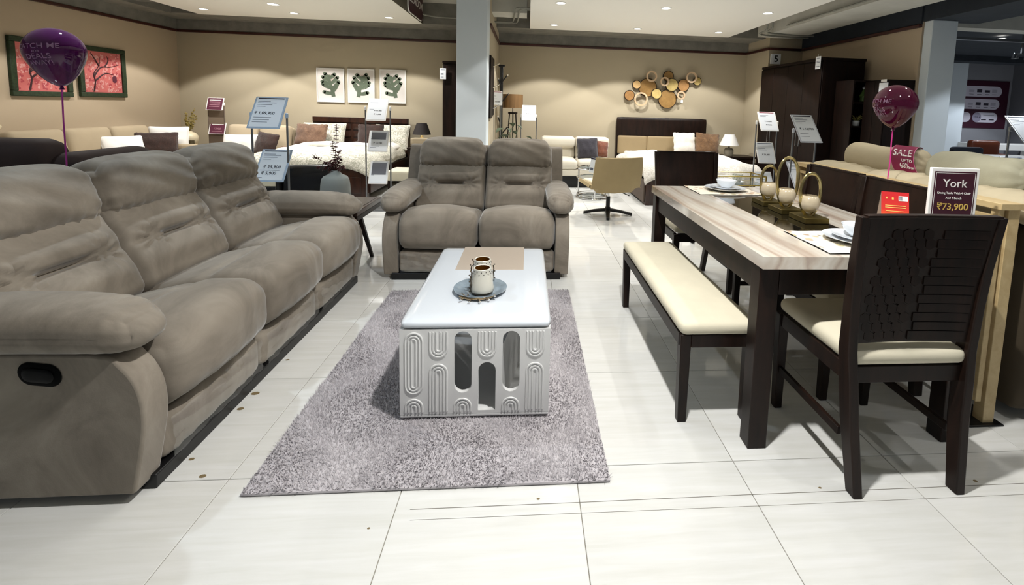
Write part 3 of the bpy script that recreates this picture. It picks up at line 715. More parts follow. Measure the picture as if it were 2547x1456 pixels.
def tent():
    t=thing('tent_card','small red and orange folded tent card on the dining table','card',(2.545,.235,TZt),math.radians(-22))
    k=NT('orange_red_print'); sp=k.n('ShaderNodeSeparateXYZ'); k.l(k.coord('Object'),sp.inputs[0]); mr=k.n('ShaderNodeMapRange'); k.l(sp.outputs[2],mr.inputs[0]); mr.inputs[1].default_value=0; mr.inputs[2].default_value=.2
    k.set(**{'Base Color':k.ramp(mr.outputs[0],[(.2,'#e2602a'),(.6,'#e5582c'),(.72,'#d3342a'),(1,'#c92427')]),'Roughness':.5})
    w=.05;H=.215;d=.055
    MB().add([(-w,-d,0),(w,-d,0),(w,0,H),(-w,0,H),(-w,-d+.001,0),(w,-d+.001,0),(w,.001,H-.001),(-w,.001,H-.001)],[(0,1,2,3),(4,7,6,5),(0,3,7,4),(1,5,6,2),(0,4,5,1)]).build('printed_front',k.m,t,smooth=False)
    MB().add([(-w,d,0),(w,d,0),(w,0,H),(-w,0,H),(-w,d-.001,0),(w,d-.001,0),(w,-.0,H-.002),(-w,-.0,H-.002)],[(0,1,2,3),(4,7,6,5),(0,3,7,4),(1,5,6,2),(0,4,5,1)]).build('card_back',M('card_back','#b3a48f',.7),t,smooth=False)
    ang=math.atan2(d,H)
    def on(x0,x1,z0,z1,mat,nm):
        def q(x,z): return (x,-d*(1-z/H)-.0012,z)
        MB().add([q(x0,z0),q(x1,z0),q(x1,z1),q(x0,z1)],[(0,1,2,3)]).build(nm,mat,t,smooth=False)
    ye=M('pale_yellow_ink','#f1c36a',.5)
    on(.012,.046,.18,.2,m_white,'logo_patch'); on(.014,.026,.182,.198,M('blue_ink','#2b3f9b',.5),'logo_mark')
    on(-.036,.038,.158,.161,ye,'text_line'); on(-.036,.038,.150,.153,ye,'text_line'); on(-.034,.030,.136,.1385,ye,'text_line')
    on(-.034,-.028,.186,.194,ye,'flower_icon'); on(-.012,-.005,.184,.193,ye,'flower_icon')
    on(-.028,.0,.075,.12,M('dark_print','#3b3a3c',.6),'picture_block'); on(-.04,.02,.055,.082,M('light_print','#cfc7c0',.6),'picture_block')
tent()
# ---------------- light wood rail and the sofa behind it ----------------
m_lw=wood('light_oak','#b39a6e','#c9b386',.45,4,(1,.1,1))
def rail():
    t=thing('wooden_rail','pale oak console rail with square posts behind the dining chairs','console',(2.985,.87,0))
    L0,L1=-.73,.74
    MB().box(-.05,.055,L0,L1,.945,.972).build('top_board',m_lw,t,bevel=.002)
    MB().box(-.03,-.008,L0+.03,L1,.895,.915).build('rail',m_lw,t,bevel=.002); MB().box(-.03,-.008,L0+.03,L1,.20,.225).build('rail',m_lw,t,bevel=.002)
    for y in (L0+.025,-.13,.715):
        MB().box(-.0,.052,y-.012,y+.035,.0,.945).build('post',m_lw,t,bevel=.002)
        MB().box(-.036,-.010,y-.004,y+.03,.10,.945).build('post',m_lw,t,bevel=.002)
    for y in (L0+.03,.70): MB().box(-.085,.085,y-.035,y+.12,0,.008).build('foot_plate',m_black,t,bevel=.003)
    for y in np.linspace(L0+.17,L1-.12,9): MB().box(-.028,-.012,y-.011,y+.011,.915,.945).build('baluster',m_lw,t,bevel=.001)
rail()
m_oat=M('oatmeal_linen','#b5a98e',.85,var=.06,vs=6,bump=.15,bs=220)
m_oatg=M('greige_linen','#a3a08b',.85,var=.06,vs=6,bump=.15,bs=220)
m_olive=M('dark_olive_upholstery','#3e3424',.8,var=.12,vs=4,bump=.15,bs=200)
def right_sofa():
    t=thing('fabric_sofa','oatmeal fabric sofa seen from behind the pale oak rail','sofa',(3.5,.95,0))
    MB().soft((-.28,-.0,.45),(.10,.80,.41),(.06,.06,.06),(6,20,12)).build('back_frame',m_olive,t,ang=75,label='dark olive outer back')
    MB().soft((.12,0,.27),(.42,.80,.16),(.06,.06,.06),(10,20,6)).build('seat_base',m_olive,t,ang=75)
    for s in (-1,1): MB().soft((.10,s*.74,.36),(.42,.10,.26),.07,(12,8,10)).build('arm',m_oat,t,ang=75)
    for i in (-1,1): MB().soft((.16,i*.33,.45),(.36,.32,.09),.06,(12,12,8)).build('seat_cushion',m_oat,t,ang=75)
    rs=np.random.RandomState(8)
    for y0,y1,zz in ((-.86,-.36,.0),(-.36,.22,.0),(.22,.80,-.008)):
        ph=rs.rand(4)*6
        def fn(P,U,ph=ph):
            z=P[:,2]+.016*(1-U[:,1]**2)+.004*np.sin(15*U[:,1]+ph[0])*(U[:,2]>0)-.02*(U[:,0]<0)*np.abs(U[:,0]); return np.stack([P[:,0],P[:,1],z],1)
        MB().soft((-.29,(y0+y1)/2,.925+zz),(.135,(y1-y0)/2-.002,.055),(.09,.05,.05),(14,20,8),fn).build('back_cushion',m_oat,t,ang=75)
    return t
right_sofa()
def bolster(loc,L,r,mat,lab,seed,rz=0):
    rs=np.random.RandomState(seed); ph=rs.rand(5)*6
    def fn(P,U):
        e=np.clip((-U[:,1]-.55)/.45,0,1); k=1+.05*np.sin(9*np.arctan2(P[:,2],P[:,0])+ph[0])*e*1.2
        sq=1-.28*e**2; x=P[:,0]*k*sq; z=P[:,2]*k*sq+.006*np.sin(5*U[:,1]+ph[1]); return np.stack([x,P[:,1],z],1)
    return tag(MB().soft((0,0,0),(r*.9,L/2,r),(r*.85,.06,r*.9),(18,30,18),fn).build('bolster_pillow',mat,None,ang=80,loc=loc,rot=(0,0,rz)),lab,'pillow','bolster pillows on the oatmeal sofa')
bolster((3.33,1.245,1.03),.66,.095,m_oat,'oatmeal bolster pillow wearing the SALE sash',1)
bolster((3.33,.625,1.03),.52,.105,m_oatg,'greige bolster pillow nearer the camera, right of the sash',2)
def sash():
    m_mag=M('magenta_sash','#7d1240',.5,var=.25,vs=3); 
    t=thing('sale_sash','magenta SALE sash wrapped over the oatmeal bolster pillow','sash',(3.33,1.01,1.03))
    R=.1085
    def P(a,y,r=R): return (-r*math.sin(a)*.93,y+.15*(.5-a/2.6),r*math.cos(a))
    MB().grid(lambda u,v: P(-.5+2.6*u,(v-.5)*.17),24,6).build('band',m_mag,t)
    for e in (-.088,.083): MB().grid(lambda u,v: P(-.5+2.6*u,e+v*.004,R+.0008),24,1).build('trim_edge',M('pink_edge','#c77a9a',.5),t)
    def wr(cy,ca):
        def f(co):
            y=cy-co.x; a=ca-co.y/R; p=P(a,y,R+.0012+co.z); return Vector(p)
        return f
    text('SALE',.066,m_white,t,(0,0,0),(0,0,0),warp=wr(0,.88),bold=.01)
    text('UP TO',.026,m_white,t,(0,0,0),(0,0,0),warp=wr(-.035,1.32),bold=.01)
    text('60%',.043,m_white,t,(0,0,0),(0,0,0),warp=wr(-.012,1.60),bold=.0)
    text('OFF',.016,m_white,t,(0,0,0),(0,0,0),warp=wr(-.066,1.68),bold=.01)
sash()
# ---------------- balloons ----------------
m_bal=NT('translucent_purple_latex'); m_bal.set(**{'Base Color':'#4d0550','Roughness':.05}); m_bal.b.inputs['Transmission Weight'].default_value=.0; m_bal.b.inputs['Alpha'].default_value=.86; m_bal=m_bal.m
m_balr=NT('translucent_plum_latex'); m_balr.set(**{'Base Color':'#52062f','Roughness':.05}); m_balr.b.inputs['Alpha'].default_value=.84; m_balr=m_balr.m
m_rib=M('pink_ribbon','#c23fae',.5); m_ribr=M('hot_pink_ribbon','#d33a92',.5); m_btxt=M('pale_balloon_ink','#c9a9c6',.5)
def balloon(loc,r,h,mat,rib,lab,tie,lon,rz=0,tilt=0):
    t=thing('balloon',lab,'balloon',loc,0,'purple balloons on ribbons',rot=(0,tilt,0))
    # loc = neck point; body above it
    def rad(s): return r*math.sin(PI*min(1,s))**.82*(1-.30*(1-s)**1.5*1.0) if s>0 else 0
    prof=[]
    zc=h-r
    N=26
    for i in range(N+1):
        a=PI*i/N  # 0 bottom -> PI top
        z=zc-math.cos(a)*r; rr=r*math.sin(a)
        if z<zc:
            tt=(zc-z)/r; z=zc-tt*zc; rr=r*(1-tt**1.8)**.72*(1-.04*math.sin(tt*PI)**2)
        prof.append((max(rr,.0),z))
    prof[0]=(.004,0); prof[-1]=(0,h)
    MB().lathe(prof,40).build('skin',mat,t,ang=80)
    MB().lathe([(.003,.006),(.006,0),(.010,-.010),(.009,-.012),(.004,-.004)],12).build('knot',mat,t)
    ps=[p[1] for p in prof]; pr=[p[0] for p in prof]
    def wr(lat0):
        def f(co):
            z=zc+lat0+co.y; rr=float(np.interp(z,ps,pr))+.0006; a=lon+co.x/max(rr,.02); return Vector((rr*math.cos(a),rr*math.sin(a),z))
        return f
    for s,sz,z in (('CATCH ME',r*.30,r*.12),('FOR',r*.14,-.10*r),('DEALS',r*.30,-.30*r),('AWAY!',r*.26,-.56*r)): text(s,sz,m_btxt,t,(0,0,0),(0,0,0),warp=wr(z),bold=.006,ext=.0002)
    a=Vector(tie)-Vector(loc)
    if tilt: a=Matrix.Rotation(-tilt,3,'Y')@a
    MB().tube([(0,0,-.002),(a.x*.3,a.y*.3,a.z*.3),(a.x*.65+.004,a.y*.65,a.z*.65),tuple(a)],.0032,6).build('ribbon',rib,t,label='pink ribbon')
    return t
balloon((-1.158,.789,1.335),.106,.268,m_bal,m_rib,'purple balloon on a pink ribbon floating above the long recliner sofa',(-1.172,.79,.80),-1.43,tilt=math.radians(-6))
balloon((2.988,.81,1.25),.104,.236,m_balr,m_ribr,'plum balloon tied by a pink ribbon to the pale oak rail',(2.987,.81,.973),-3.2)

# ---------------- sign stands ----------------
m_blueframe=M('blue_grey_frame','#a9bdd3',.35); m_bluepaper=M('cool_light_tint_paper','#eaf2fb',.5); m_plumhead=M('dark_header_ink','#262438',.5); m_redhead=M('red_header_ink','#8c2438',.5)  # paper is white; the cool light on the stand is tinted into its colour
def plate_print(pl,w,h,lines,big,ink,head,y):
    if head: MB().box(-w*.40,w*.40,y,y+.0012,h*.42,h*.455).build('header_bar',head,pl,smooth=False)
    r=random.Random(len(big)*7+int(h*1000))
    for z,l in lines:
        MB().box(-w*.38,-w*.38+w*.76*l,y,y+.001,z*h-.0022,z*h+.0022).build('text_line',m_inkg,pl,smooth=False)
    for s,sz,z,dx in big: text(s,sz,ink,pl,(dx*w,y-.0004,z*h),bold=.008)
def sign_stand(lab,loc,plates,half,frame,paper,rz=0,ptop=None,post=m_steel,base=True,group='price sign stands'):
    """plates: list of (zc, w, h, tilt, x_off, lines, big, head, paper override)"""
    t=thing('sign_stand',lab,'sign stand',loc,rz,group)
    top=ptop if ptop else max(p[0] for p in plates)
    for s in (-1,1):
        MB().cyl((s*half,0,.012),(s*half,0,top),.009,n=12).build('post',post,t)
        MB().soft((s*half,-.002,top),(.013,.013,.026),.012,6).build('clamp',frame if frame!=m_blueframe else m_blueframe,t)
    if base:
        MB().soft((0,0,.007),(half+.05,.13,.007),(.006,.006,.006),(6,6,2)).build('base',post,t); 
    for zc,w,h,tilt,xo,lines,big,head,pap in plates:
        pl=MB().soft((0,0,0),(w/2,.005,h/2),(.005,.004,.005),(6,3,6)).build('sign_frame',frame,t,loc=(xo,-.02,zc),rot=(-math.radians(tilt),0,0))
        MB().box(-w*.44,w*.44,-.0062,-.004,-h*.455,h*.465).build('paper',pap or paper,pl,smooth=False)
        plate_print(pl,w,h,lines,big,m_ink,head,-.0068)
    return t
L6=[(.34,.5),(.30,.75),(.24,.6),(.18,.35)]
def rs(s): return '\u20b9 '+s
sign_stand('blue-lit two-tier price stand showing 1,09,900 behind the long recliner sofa',(-1.365,2.9,0),[
 (1.185,.285,.335,32,0,L6+[(-.16,.7),(-.24,.65),(-.31,.6)],[(rs('1,09,900'),.040,-.03,-.08)],m_plumhead,None),
 (.70,.27,.335,34,.03,L6+[(-.16,.85),(-.38,.2)],[(rs('25,900'),.042,-.06,.0),(rs('5,900'),.042,-.25,-.05)],m_plumhead,M('cool_light_grey_paper','#dde6ee',.5))],.155,m_blueframe,m_bluepaper,0,1.16)  # lower card paper carries the same cool light tint
sign_stand('white three-tier price stand in front of the carved wooden bed',(-.805,4.2,0),[
 (1.22,.235,.30,28,0,[(.3,.5),(.0,.3)],[(rs('77,900'),.024,-.06,.05),(rs('31,090'),.024,-.22,.05)],None,None),
 (.84,.235,.27,22,.01,[(.12,.5),(-.24,.6),(-.3,.4)],[(rs('14,290'),.028,-.1,-.02)],None,None),
 (.46,.225,.29,22,.01,[(-.12,.2)],[],None,None)],.145,m_white,m_paper,0,1.235)
for o in list(bpy.data.objects):
    if o.name.startswith('sign_stand.001'):
        for c in o.children:
            if c.name.startswith('sign_frame') and c.location.z<.9:
                zz=(.02,.11) if c.location.z>.6 else (-.03,.12); MB().box(-.085,.085,-.0068,-.0060,*zz).build('grey_print_block',M('grey_print','#7b7d88',.5),c,smooth=False)
sign_stand('grey sign stand with two plum cards against the back wall corner',(-4.13,6.55,0),[
 (1.20,.26,.215,18,0,[],[],None,M('plum_card','#5b2a3c',.5)),(.80,.26,.20,18,0.02,[],[],None,M('plum_card2','#5b2a3c',.5))],.125,m_white,m_paper,0,1.2,post=M('taupe_post','#6b5d50',.6))
for o in list(bpy.data.objects):
    if o.name.startswith('sign_stand.002'):
        MB().box(-.115,.115,-.004,.004,.1,1.1).build('back_board',M('taupe_board','#7a6a5a',.7),o)
        for c in o.children:
            if c.name.startswith('sign_frame'):
                MB().box(-.09,.09,-.0075,-.0065,.06,.07).build('text_line',m_white,c,smooth=False)
                for z in ((-.05,-.02,.01,.03) if c.location.z>1 else (-.055,)): MB().box(-.08,.08,-.0075,-.0065,z,z+.006).build('text_line',M('pink_ink','#b98a96',.5),c,smooth=False)
                if c.location.z<1: text('17000',.045,M('pink_ink','#b98a96',.5),c,(0,-.0078,-.01))
# ---------------- soft furnishing helpers ----------------
def cushion(name,lab,mat,loc,rot,w=.42,h=.40,d=.07,seed=0,group=None,fuzz=0,parts=None):
    r_=np.random.RandomState(seed); ph=r_.rand(8)*6
    def fn(P,U):
        a,b,c=U.T; k=(1-np.abs(a)**2.2)*(1-np.abs(b)**2.2); x,y,z=P.T.copy()
        pinch=1-.07*(np.abs(b)**2)*(1-np.abs(a)**4); x=x*(1-.05*(1-np.abs(b)**2)); z_=z*(1-.05*(1-np.abs(a)**2))
        y=np.sign(c)*d*(.06+.94*np.clip(k,0,1)**.55)+.004*np.sin(9*a+ph[0]+5*b)*k+.004*np.sin(7*b+ph[1])
        y=y+fuzz*(np.sin(31*a+ph[2]+13*b)*np.sin(27*b+ph[3])+.6*np.sin(61*a*b+ph[4]+40*b))*k
        x=x+fuzz*.7*np.sin(40*b+ph[5])*np.abs(a)**6; z_=z_+fuzz*.7*np.sin(40*a+ph[6])*np.abs(b)**6
        return np.stack([x,y,z_],1)
    # build with soft in (x,z,y) order
    m=MB(); m.soft((0,0,0),(w/2,h/2,d),(.03,.03,d*.9),(20,20,2),lambda P,U: fn(np.stack([P[:,0],P[:,2],P[:,1]],1),U))
    o=m.build(name,mat,None,ang=85,loc=loc,rot=rot)
    return tag(o,lab,'cushion',group)
def fur(name,c1,c2,c3):
    k=NT(name); n1=k.noise(7,5,.7,1.2); n2=k.noise(60,4,.7,1.5)
    k.set(**{'Base Color':k.mix(.4,k.ramp(n1,[(.3,c1),(.5,c2),(.72,c3)]),k.ramp(n2,[(.3,c1),(.7,c3)])),'Roughness':.95}); k.b.inputs['Sheen Weight'].default_value=.3; k.bump(n2,.7,.01); return k.m
m_furb=fur('brown_fur','#4a3222','#735340','#9a7a60'); m_furd=fur('dark_brown_fur','#1c0f0b','#2e1a13','#46291d'); m_furt=fur('tan_fur','#3c2818','#6f5033','#96724c'); m_furg=fur('charcoal_fur','#17151a','#26232a','#3b3742')
m_wht=M('white_cotton','#e3e0da',.85,bump=.15,bs=60); m_wfur=fur('white_fur','#cfc9be','#ded9d0','#e9e5de')
def floral(name,base,vein,vein2):
    k=NT(name); v=k.coord('Object'); n=k.noise(14,3,.55,2.2,vec=v); n2=k.noise(9,3,.5,2.5,vec=v)
    a=k.ramp(n,[(.42,'#000000'),(.47,'#ffffff'),(.53,'#ffffff'),(.58,'#000000')]); b=k.ramp(n2,[(.5,'#000000'),(.6,'#ffffff')])
    k.set(**{'Base Color':k.mix(k.mix(.5,'#000000',b),k.mix(a,base,vein),vein2),'Roughness':.85}); k.bump(n,.1,.004); return k.m
m_floral=floral('botanical_print_cotton','#dcd8cc','#a7a695','#cdc8bb'); m_duv=floral('pale_leaf_duvet','#dedad2','#c6c0b6','#d0cbc4')
m_beige=M('beige_upholstery','#b3a389',.85,var=.04,vs=4,bump=.1,bs=200)
m_tanl=M('tan_leather','#93805f',.55,var=.05,vs=5)
# ---------------- left background ----------------
def simple_sofa(name,lab,mat,loc,rz,W,D=.85,hz=.78,arm=.16,armh=.55,nseat=2,seat=.42,mfeet=None,legs=.1,nback=None,armside=(0,1),basemat=None):
    t=thing(name,lab,'sofa',loc,rz)
    MB().soft((0,D/2+.02,legs+(seat-.14-legs)/2+.0),(W/2,D/2-.03,(seat-.14-legs)/2+.01),.02,(10,8,4)).build('frame',basemat or mat,t,ang=70)
    for s in armside:
        sg=-1 if s==0 else 1
        MB().soft((sg*(W/2-arm/2),D/2,(armh+legs)/2),(arm/2,D/2-.02,(armh-legs)/2),min(.06,arm/2.2),(8,14,10)).build('arm',mat,t,ang=75)
    x0=-W/2+(arm if 0 in armside else 0); x1=W/2-(arm if 1 in armside else 0); sw=(x1-x0)/nseat
    for i in range(nseat):
        xc=x0+sw*(i+.5)
        MB().soft((xc,D*.42,seat-.06),(sw/2-.003,D*.40,.075),.05,(12,12,6),lambda P,U: np.stack([P[:,0],P[:,1],P[:,2]+.015*(1-U[:,0]**2)*(U[:,2]>0)],1)).build('seat_cushion',mat,t,ang=75)
        a=math.radians(12); fr=[(1,0,0),(0,math.cos(a),-math.sin(a)),(0,math.sin(a),math.cos(a))]
        bh=(hz-seat)/2
        MB().soft((xc,D-.20,seat+bh-.01),(sw/2-.003,.10,bh+.02),.06,(14,6,12),lambda P,U: np.stack([P[:,0],P[:,1]-.02*(1-U[:,0]**2)*(1-U[:,2]**2)*(U[:,1]<0),P[:,2]],1),fr).build('back_cushion',mat,t,ang=75)
    MB().soft((0,D-.06,(hz-.03+legs)/2),(W/2,.06,(hz-.03-legs)/2),.04,(12,5,10)).build('back_frame',mat,t,ang=75)
    for sx in (-1,1):
        for y in (.08,D-.08): MB().cyl((sx*(W/2-.08),y,0),(sx*(W/2-.08),y,legs+.02),.022,.026,10).build('foot',mfeet or m_esp,t)
    return t
m_choc=M('dark_chocolate_leather','#261c19',.75,var=.15,vs=3,spec=.2)
t=thing('leather_sofa','dark chocolate sofa behind the long recliner at the left edge','sofa',(-3.55,2.35,0),0)
MB().soft((0,.0,.55),(.90,.16,.40),(.10,.14,.14),(20,10,14)).build('backrest',m_choc,t,ang=80)
MB().soft((.0,.45,.28),(.92,.42,.18),.06,(12,12,8)).build('seat_base',m_choc,t,ang=80)
for s in (-1,1): MB().soft((s*.93,.35,.48),(.13,.42,.36),(.11,.11,.11),(12,16,14),lambda P,U: np.stack([P[:,0],P[:,1],P[:,2]-.05*(U[:,1]<0)*0],1)).build('arm',m_choc,t,ang=80)
for i in (-1,1): MB().soft((i*.40,.45,.47),(.395,.38,.09),.06,(12,12,8)).build('seat_cushion',m_choc,t,ang=80)
m_beisofa=M('sand_upholstery','#a39379',.85,var=.04,vs=4,bump=.1,bs=200)
t=simple_sofa('corner_sofa','sand-coloured corner sofa running along the left wall','x',(-4.0,5.05,0),PI/2,1.75,.92,.84,.12,.60,3,.42) if 0 else None
t=simple_sofa('corner_sofa','sand-coloured sofa running along the left wall under the framed blossom pictures',m_beisofa,(-4.06,5.0,0),PI/2,2.2,.92,.85,.14,.58,3,.42)
cushion('cushion','white cushion lying at the left end of the sand-coloured sofa',m_wht,(-4.50,5.22,.57),(math.radians(-35),0,math.radians(55)),.46,.42,.07,3,'cushions on the sand sofa')
cushion('cushion','dark brown fur cushion on the sand-coloured sofa between the white ones',m_furd,(-4.45,5.72,.60),(math.radians(-20),0,math.radians(35)),.50,.36,.07,4,'cushions on the sand sofa',fuzz=.004)
cushion('cushion','white cushion behind the dark brown one on the sand-coloured sofa',m_wht,(-4.50,6.02,.64),(math.radians(-15),0,math.radians(25)),.50,.42,.07,5,'cushions on the sand sofa')
# gold twig vase and candle glasses on a side cabinet
def vase_gold():
    c=thing('corner_table','low sand-coloured corner table behind the sofas','table',(-4.48,6.5,0)); MB().box(-.20,.18,-.26,.26,.46,.50).build('table_top',m_beisofa,c,bevel=.01)
    for sx in (-1,1):
        for sy in (-1,1): MB().box(sx*.15-.02,sx*.15+.02,sy*.21-.02,sy*.21+.02,0,.46).build('leg',m_esp,c,bevel=.003)
    t=thing('twig_vase','round cream vase with golden twigs in the corner','vase',(-4.50,6.45,.50))
    MB().lathe([(.06,0),(.10,.03),(.125,.10),(.12,.17),(.085,.22),(.05,.235),(.045,.25),(.038,.235),(0,.2)],28).build('vase_body',M('cream_ceramic','#cfc2a4',.35),t)
    r=random.Random(3); tw=MB()
    m_tw=M('golden_leaf','#8b7a3f',.6)
    for i in range(11):
        a=r.random()*6.28; l=.22+.2*r.random(); dx,dy=.09*math.cos(a)+.05,.06*math.sin(a)
        s=MB(); p=[(0,0,.2),(dx*.4,dy*.4,.2+l*.5),(dx,dy,.2+l)]; s.tube(crv(p,4),.003,5)
        for k in range(7):
            f=.4+.6*k/7; q=(dx*f,dy*f,.2+l*f); b=r.random()*6.28; s.soft((q[0]+.016*math.cos(b),q[1]+.016*math.sin(b),q[2]),(.013,.006,.01),.006,3)
        s.build('leafy_twig',m_tw,t)
    for i,x in enumerate((-.16,.13)):
        g=thing('candle_glass',['small square glass candle cup left of the twig vase','small dark glass candle cup right of the twig vase'][i],'candle cup',(-4.50+x*1.0,6.30,.50),0,'candle glasses in the corner')
        MB().lathe([(.0,0),(.038,0),(.04,.01),(.042,.11),(.038,.11),(.036,.012),(0,.01)],16).build('glass',M('smoky_glass','#8f8467',.08,trans=.7),g); MB().lathe([(0,.012),(.034,.012),(.034,.05),(0,.052)],14).build('candle',M('wax','#d8cfb6',.5),g)
vase_gold()
t=simple_sofa('wood_arm_sofa','beige sofa with curved wooden arms in front of the back wall',m_beige,(-3.37,5.75,0),0,.96,.85,.87,.03,.40,2,.40,armside=())
for s in (-1,1):
    MB().tube(crv([(s*.49,.1,.50),(s*.495,.35,.545),(s*.49,.6,.52),(s*.48,.72,.55)],6),[.022]*25 if 0 else .022,8).build('wooden_arm',wood('red_brown_wood','#3d1710','#6b2c1b',.25,5,(1,.1,1),coat=.4),t)
    MB().cyl((s*.49,.14,0),(s*.49,.14,.5),.02,.024,8).build('front_leg',MATS['red_brown_wood'],t); MB().cyl((s*.485,.72,.0),(s*.475,.86,.80),.022,.018,8).build('rear_leg',MATS['red_brown_wood'],t)
cushion('cushion','white cushion on the wooden-armed beige sofa',m_wht,(-3.53,6.12,.55),(math.radians(-18),0,math.radians(4)),.52,.40,.075,6,'cushions on the wooden-armed sofa')
cushion('cushion','dark brown fur cushion on the wooden-armed beige sofa',m_furd,(-3.12,6.10,.60),(math.radians(-16),math.radians(8),math.radians(-8)),.36,.36,.07,7,'cushions on the wooden-armed sofa',fuzz=.005)
# carved wooden bed
m_wal=wood('walnut_brown','#200f09','#402214',.35,5,(1,1,.2),coat=.2)
def bedL():
    X0,X1=-2.745,-1.12; cx=(X0+X1)/2; w=(X1-X0)/2; y0=4.78
    t=thing('carved_bed','double bed with carved dark wood headboard and botanical bedding','bed',(cx,y0,0)); L=2.12
    MB().box(-w,w,L-.03,L+.03,.0,1.03).build('headboard',m_wal,t,bevel=.006)
    for zr in range(3):
        for k in range(10):
            x=-w+.12+k*(2*w-.24)/9; MB().soft((x,L-.036,.87-.13*zr),(.062,.014,.052),.012,4).build('carved_block',m_wal,t)
    MB().box(-w,w,L-.05,L-.03,.94,1.03).build('headboard_rail',m_wal,t,bevel=.004)
    for s in (-1,1): MB().box(s*w-.025,s*w+.025,.02,L-.03,.08,.36).build('side_rail',m_wal,t,bevel=.004)
    MB().box(-w,w,-.02,.03,.02,.40).build('footboard',m_wal,t,bevel=.004)
    for k in range(3):
        x=-w+.09+k*(2*w-.1)/3; MB().box(x,x+(2*w-.1)/3-.08,-.028,-.018,.08,.30).build('drawer_front',m_wal,t,bevel=.004)
    MB().soft((0,L/2-.01,.42),(w-.03,L/2-.04,.10),.06,(12,14,6)).build('mattress',m_wht,t,ang=75)
    def dv(P,U):
        x,y,z=P.T.copy(); a,b,c=U.T; top=(c>0)
        z=z+.014*np.sin(7*a+3*b)*top+.012*np.sin(11*b+4*a)*top
        side=np.clip((np.abs(a)-.80)/.2,0,1); z=z-.11*side**1.3; z=z-.10*np.clip((-b-.82)/.18,0,1)**1.3+.02*np.sin(13*a)*np.clip((-b-.8)/.2,0,1)
        return np.stack([x*(1+.02*np.sin(9*b)),y,z],1)
    MB().soft((0,L*.40,.54),(w+.045,L*.40+.05,.055),(.05,.05,.05),(36,36,5),dv).build('duvet',m_floral,t,ang=85)
    MB().soft((0,L*.72,.60),(w-.02,.16,.035),.03,(24,10,4),lambda P,U: np.stack([P[:,0],P[:,1],P[:,2]+.008*np.sin(9*U[:,0])-.05*np.clip((np.abs(U[:,0])-.85)/.15,0,1)],1)).build('folded_blanket',m_wht,t,ang=85)
bedL()
gp='pillows on the carved bed'
cushion('pillow','botanical print pillow behind the brown one on the carved bed, left side',m_floral,(-2.46,6.62,.72),(math.radians(-22),0,math.radians(4)),.70,.46,.085,8,gp)
cushion('pillow','brown fur cushion at the left of the carved bed headboard',m_furb,(-2.58,6.42,.74),(math.radians(-20),0,math.radians(-3)),.52,.38,.09,9,gp,fuzz=.007)
cushion('pillow','botanical print pillow at the right end of the carved bed',m_floral,(-1.33,6.56,.72),(math.radians(-22),0,math.radians(-6)),.62,.46,.085,10,gp)
cushion('pillow','dark brown fur cushion right of centre on the carved bed',m_furd,(-1.62,6.40,.74),(math.radians(-20),0,math.radians(5)),.42,.42,.08,12,gp,fuzz=.006)
def lamp(loc,lab,shade,r0,r1,h,base,baseprof,glow=0,z0=.3):
    t=thing('table_lamp',lab,'lamp',loc); 
    MB().lathe(baseprof,24).build('lamp_base',base,t)
    MB().lathe([(r1,z0),(r0,z0+h),(r0-.004,z0+h),(r1-.004,z0)],32).build('lamp_shade',shade,t)
    MB().cyl((0,0,baseprof[-1][1]-.01),(0,0,z0+h*.8),.006,n=8).build('stem',m_chrome,t)
    if glow:
        MB().soft((0,0,z0+h*.4),(.025,.025,.035),.024,6).build('bulb',M('warm_bulb','#ffd9a0',.3,emit=8),t)
        ld=bpy.data.lights.new('bulb_light','POINT'); ld.energy=glow; ld.color=(1,.8,.55); ld.shadow_soft_size=.03; lo=bpy.data.objects.new('bulb_light',ld); COL.objects.link(lo); lo.parent=t; lo.location=(0,0,z0+h*.4)
    return t
def nightstand(loc,lab,w,d,h):
    t=thing('nightstand',lab,'nightstand',loc); MB().box(-w/2,w/2,-d/2,d/2,h-.03,h).build('top',m_esp,t,bevel=.004); MB().box(-w/2+.015,w/2-.015,-d/2+.02,d/2,.06,h-.03).build('body',m_esp,t,bevel=.003)
    for z in (.09,.09+(h-.14)/2): dr=MB().box(-w/2+.03,w/2-.03,-d/2+.008,-d/2+.02,z,z+(h-.14)/2-.01).build('drawer',m_esp,t,bevel=.003); MB().soft((0,-d/2+.0,z+.09),(.03,.008,.006),.005,4).build('handle',m_chrome,dr)
nightstand((-.83,6.66,0),'dark nightstand under the glowing lamp by the carved bed',.44,.42,.56)
lamp((-.83,6.62,.56),'glowing table lamp with dark flared shade beside the carved bed',M('dark_lamp_shade','#2b2524',.8,trans=0),.085,.155,.195,M('cream_lamp_base','#cdbb8c',.4),[(.05,0),(.055,.015),(.03,.04),(.045,.10),(.03,.17),(.012,.2)],9,.215)
# dark tall panel with price card, pale headboard pieces behind the loveseat
t=thing('tall_cabinet','tall dark brown cabinet edge beside the central column','cabinet',(-.16,6.62,0)); MB().box(-.27,.27,-.26,.36,.06,1.99).build('cabinet_body',m_esp,t,bevel=.004); MB().box(-.27,.27,-.30,.36,1.99,2.02).build('cornice',m_esp,t,bevel=.004); MB().box(-.255,.0,-.272,-.26,.1,1.96).build('door',m_esp,t,bevel=.003); MB().box(.005,.255,-.272,-.26,.1,1.96).build('door',m_esp,t,bevel=.003); MB().box(-.25,.25,-.2,.3,0,.06).build('plinth',m_black,t)
t=thing('hanging_price_card','white price card hanging at the edge of the tall dark cabinet','card',(-.415,6.3,1.72)); MB().box(-.05,.05,-.003,.003,0,.18).build('card',m_paper,t,bevel=.001)
for z in (.15,.09,.075,.03): MB().box(-.035,.03 if z>.1 else .01,-.0042,-.003,z,z+.007).build('text_line',m_inkg,t,smooth=False)
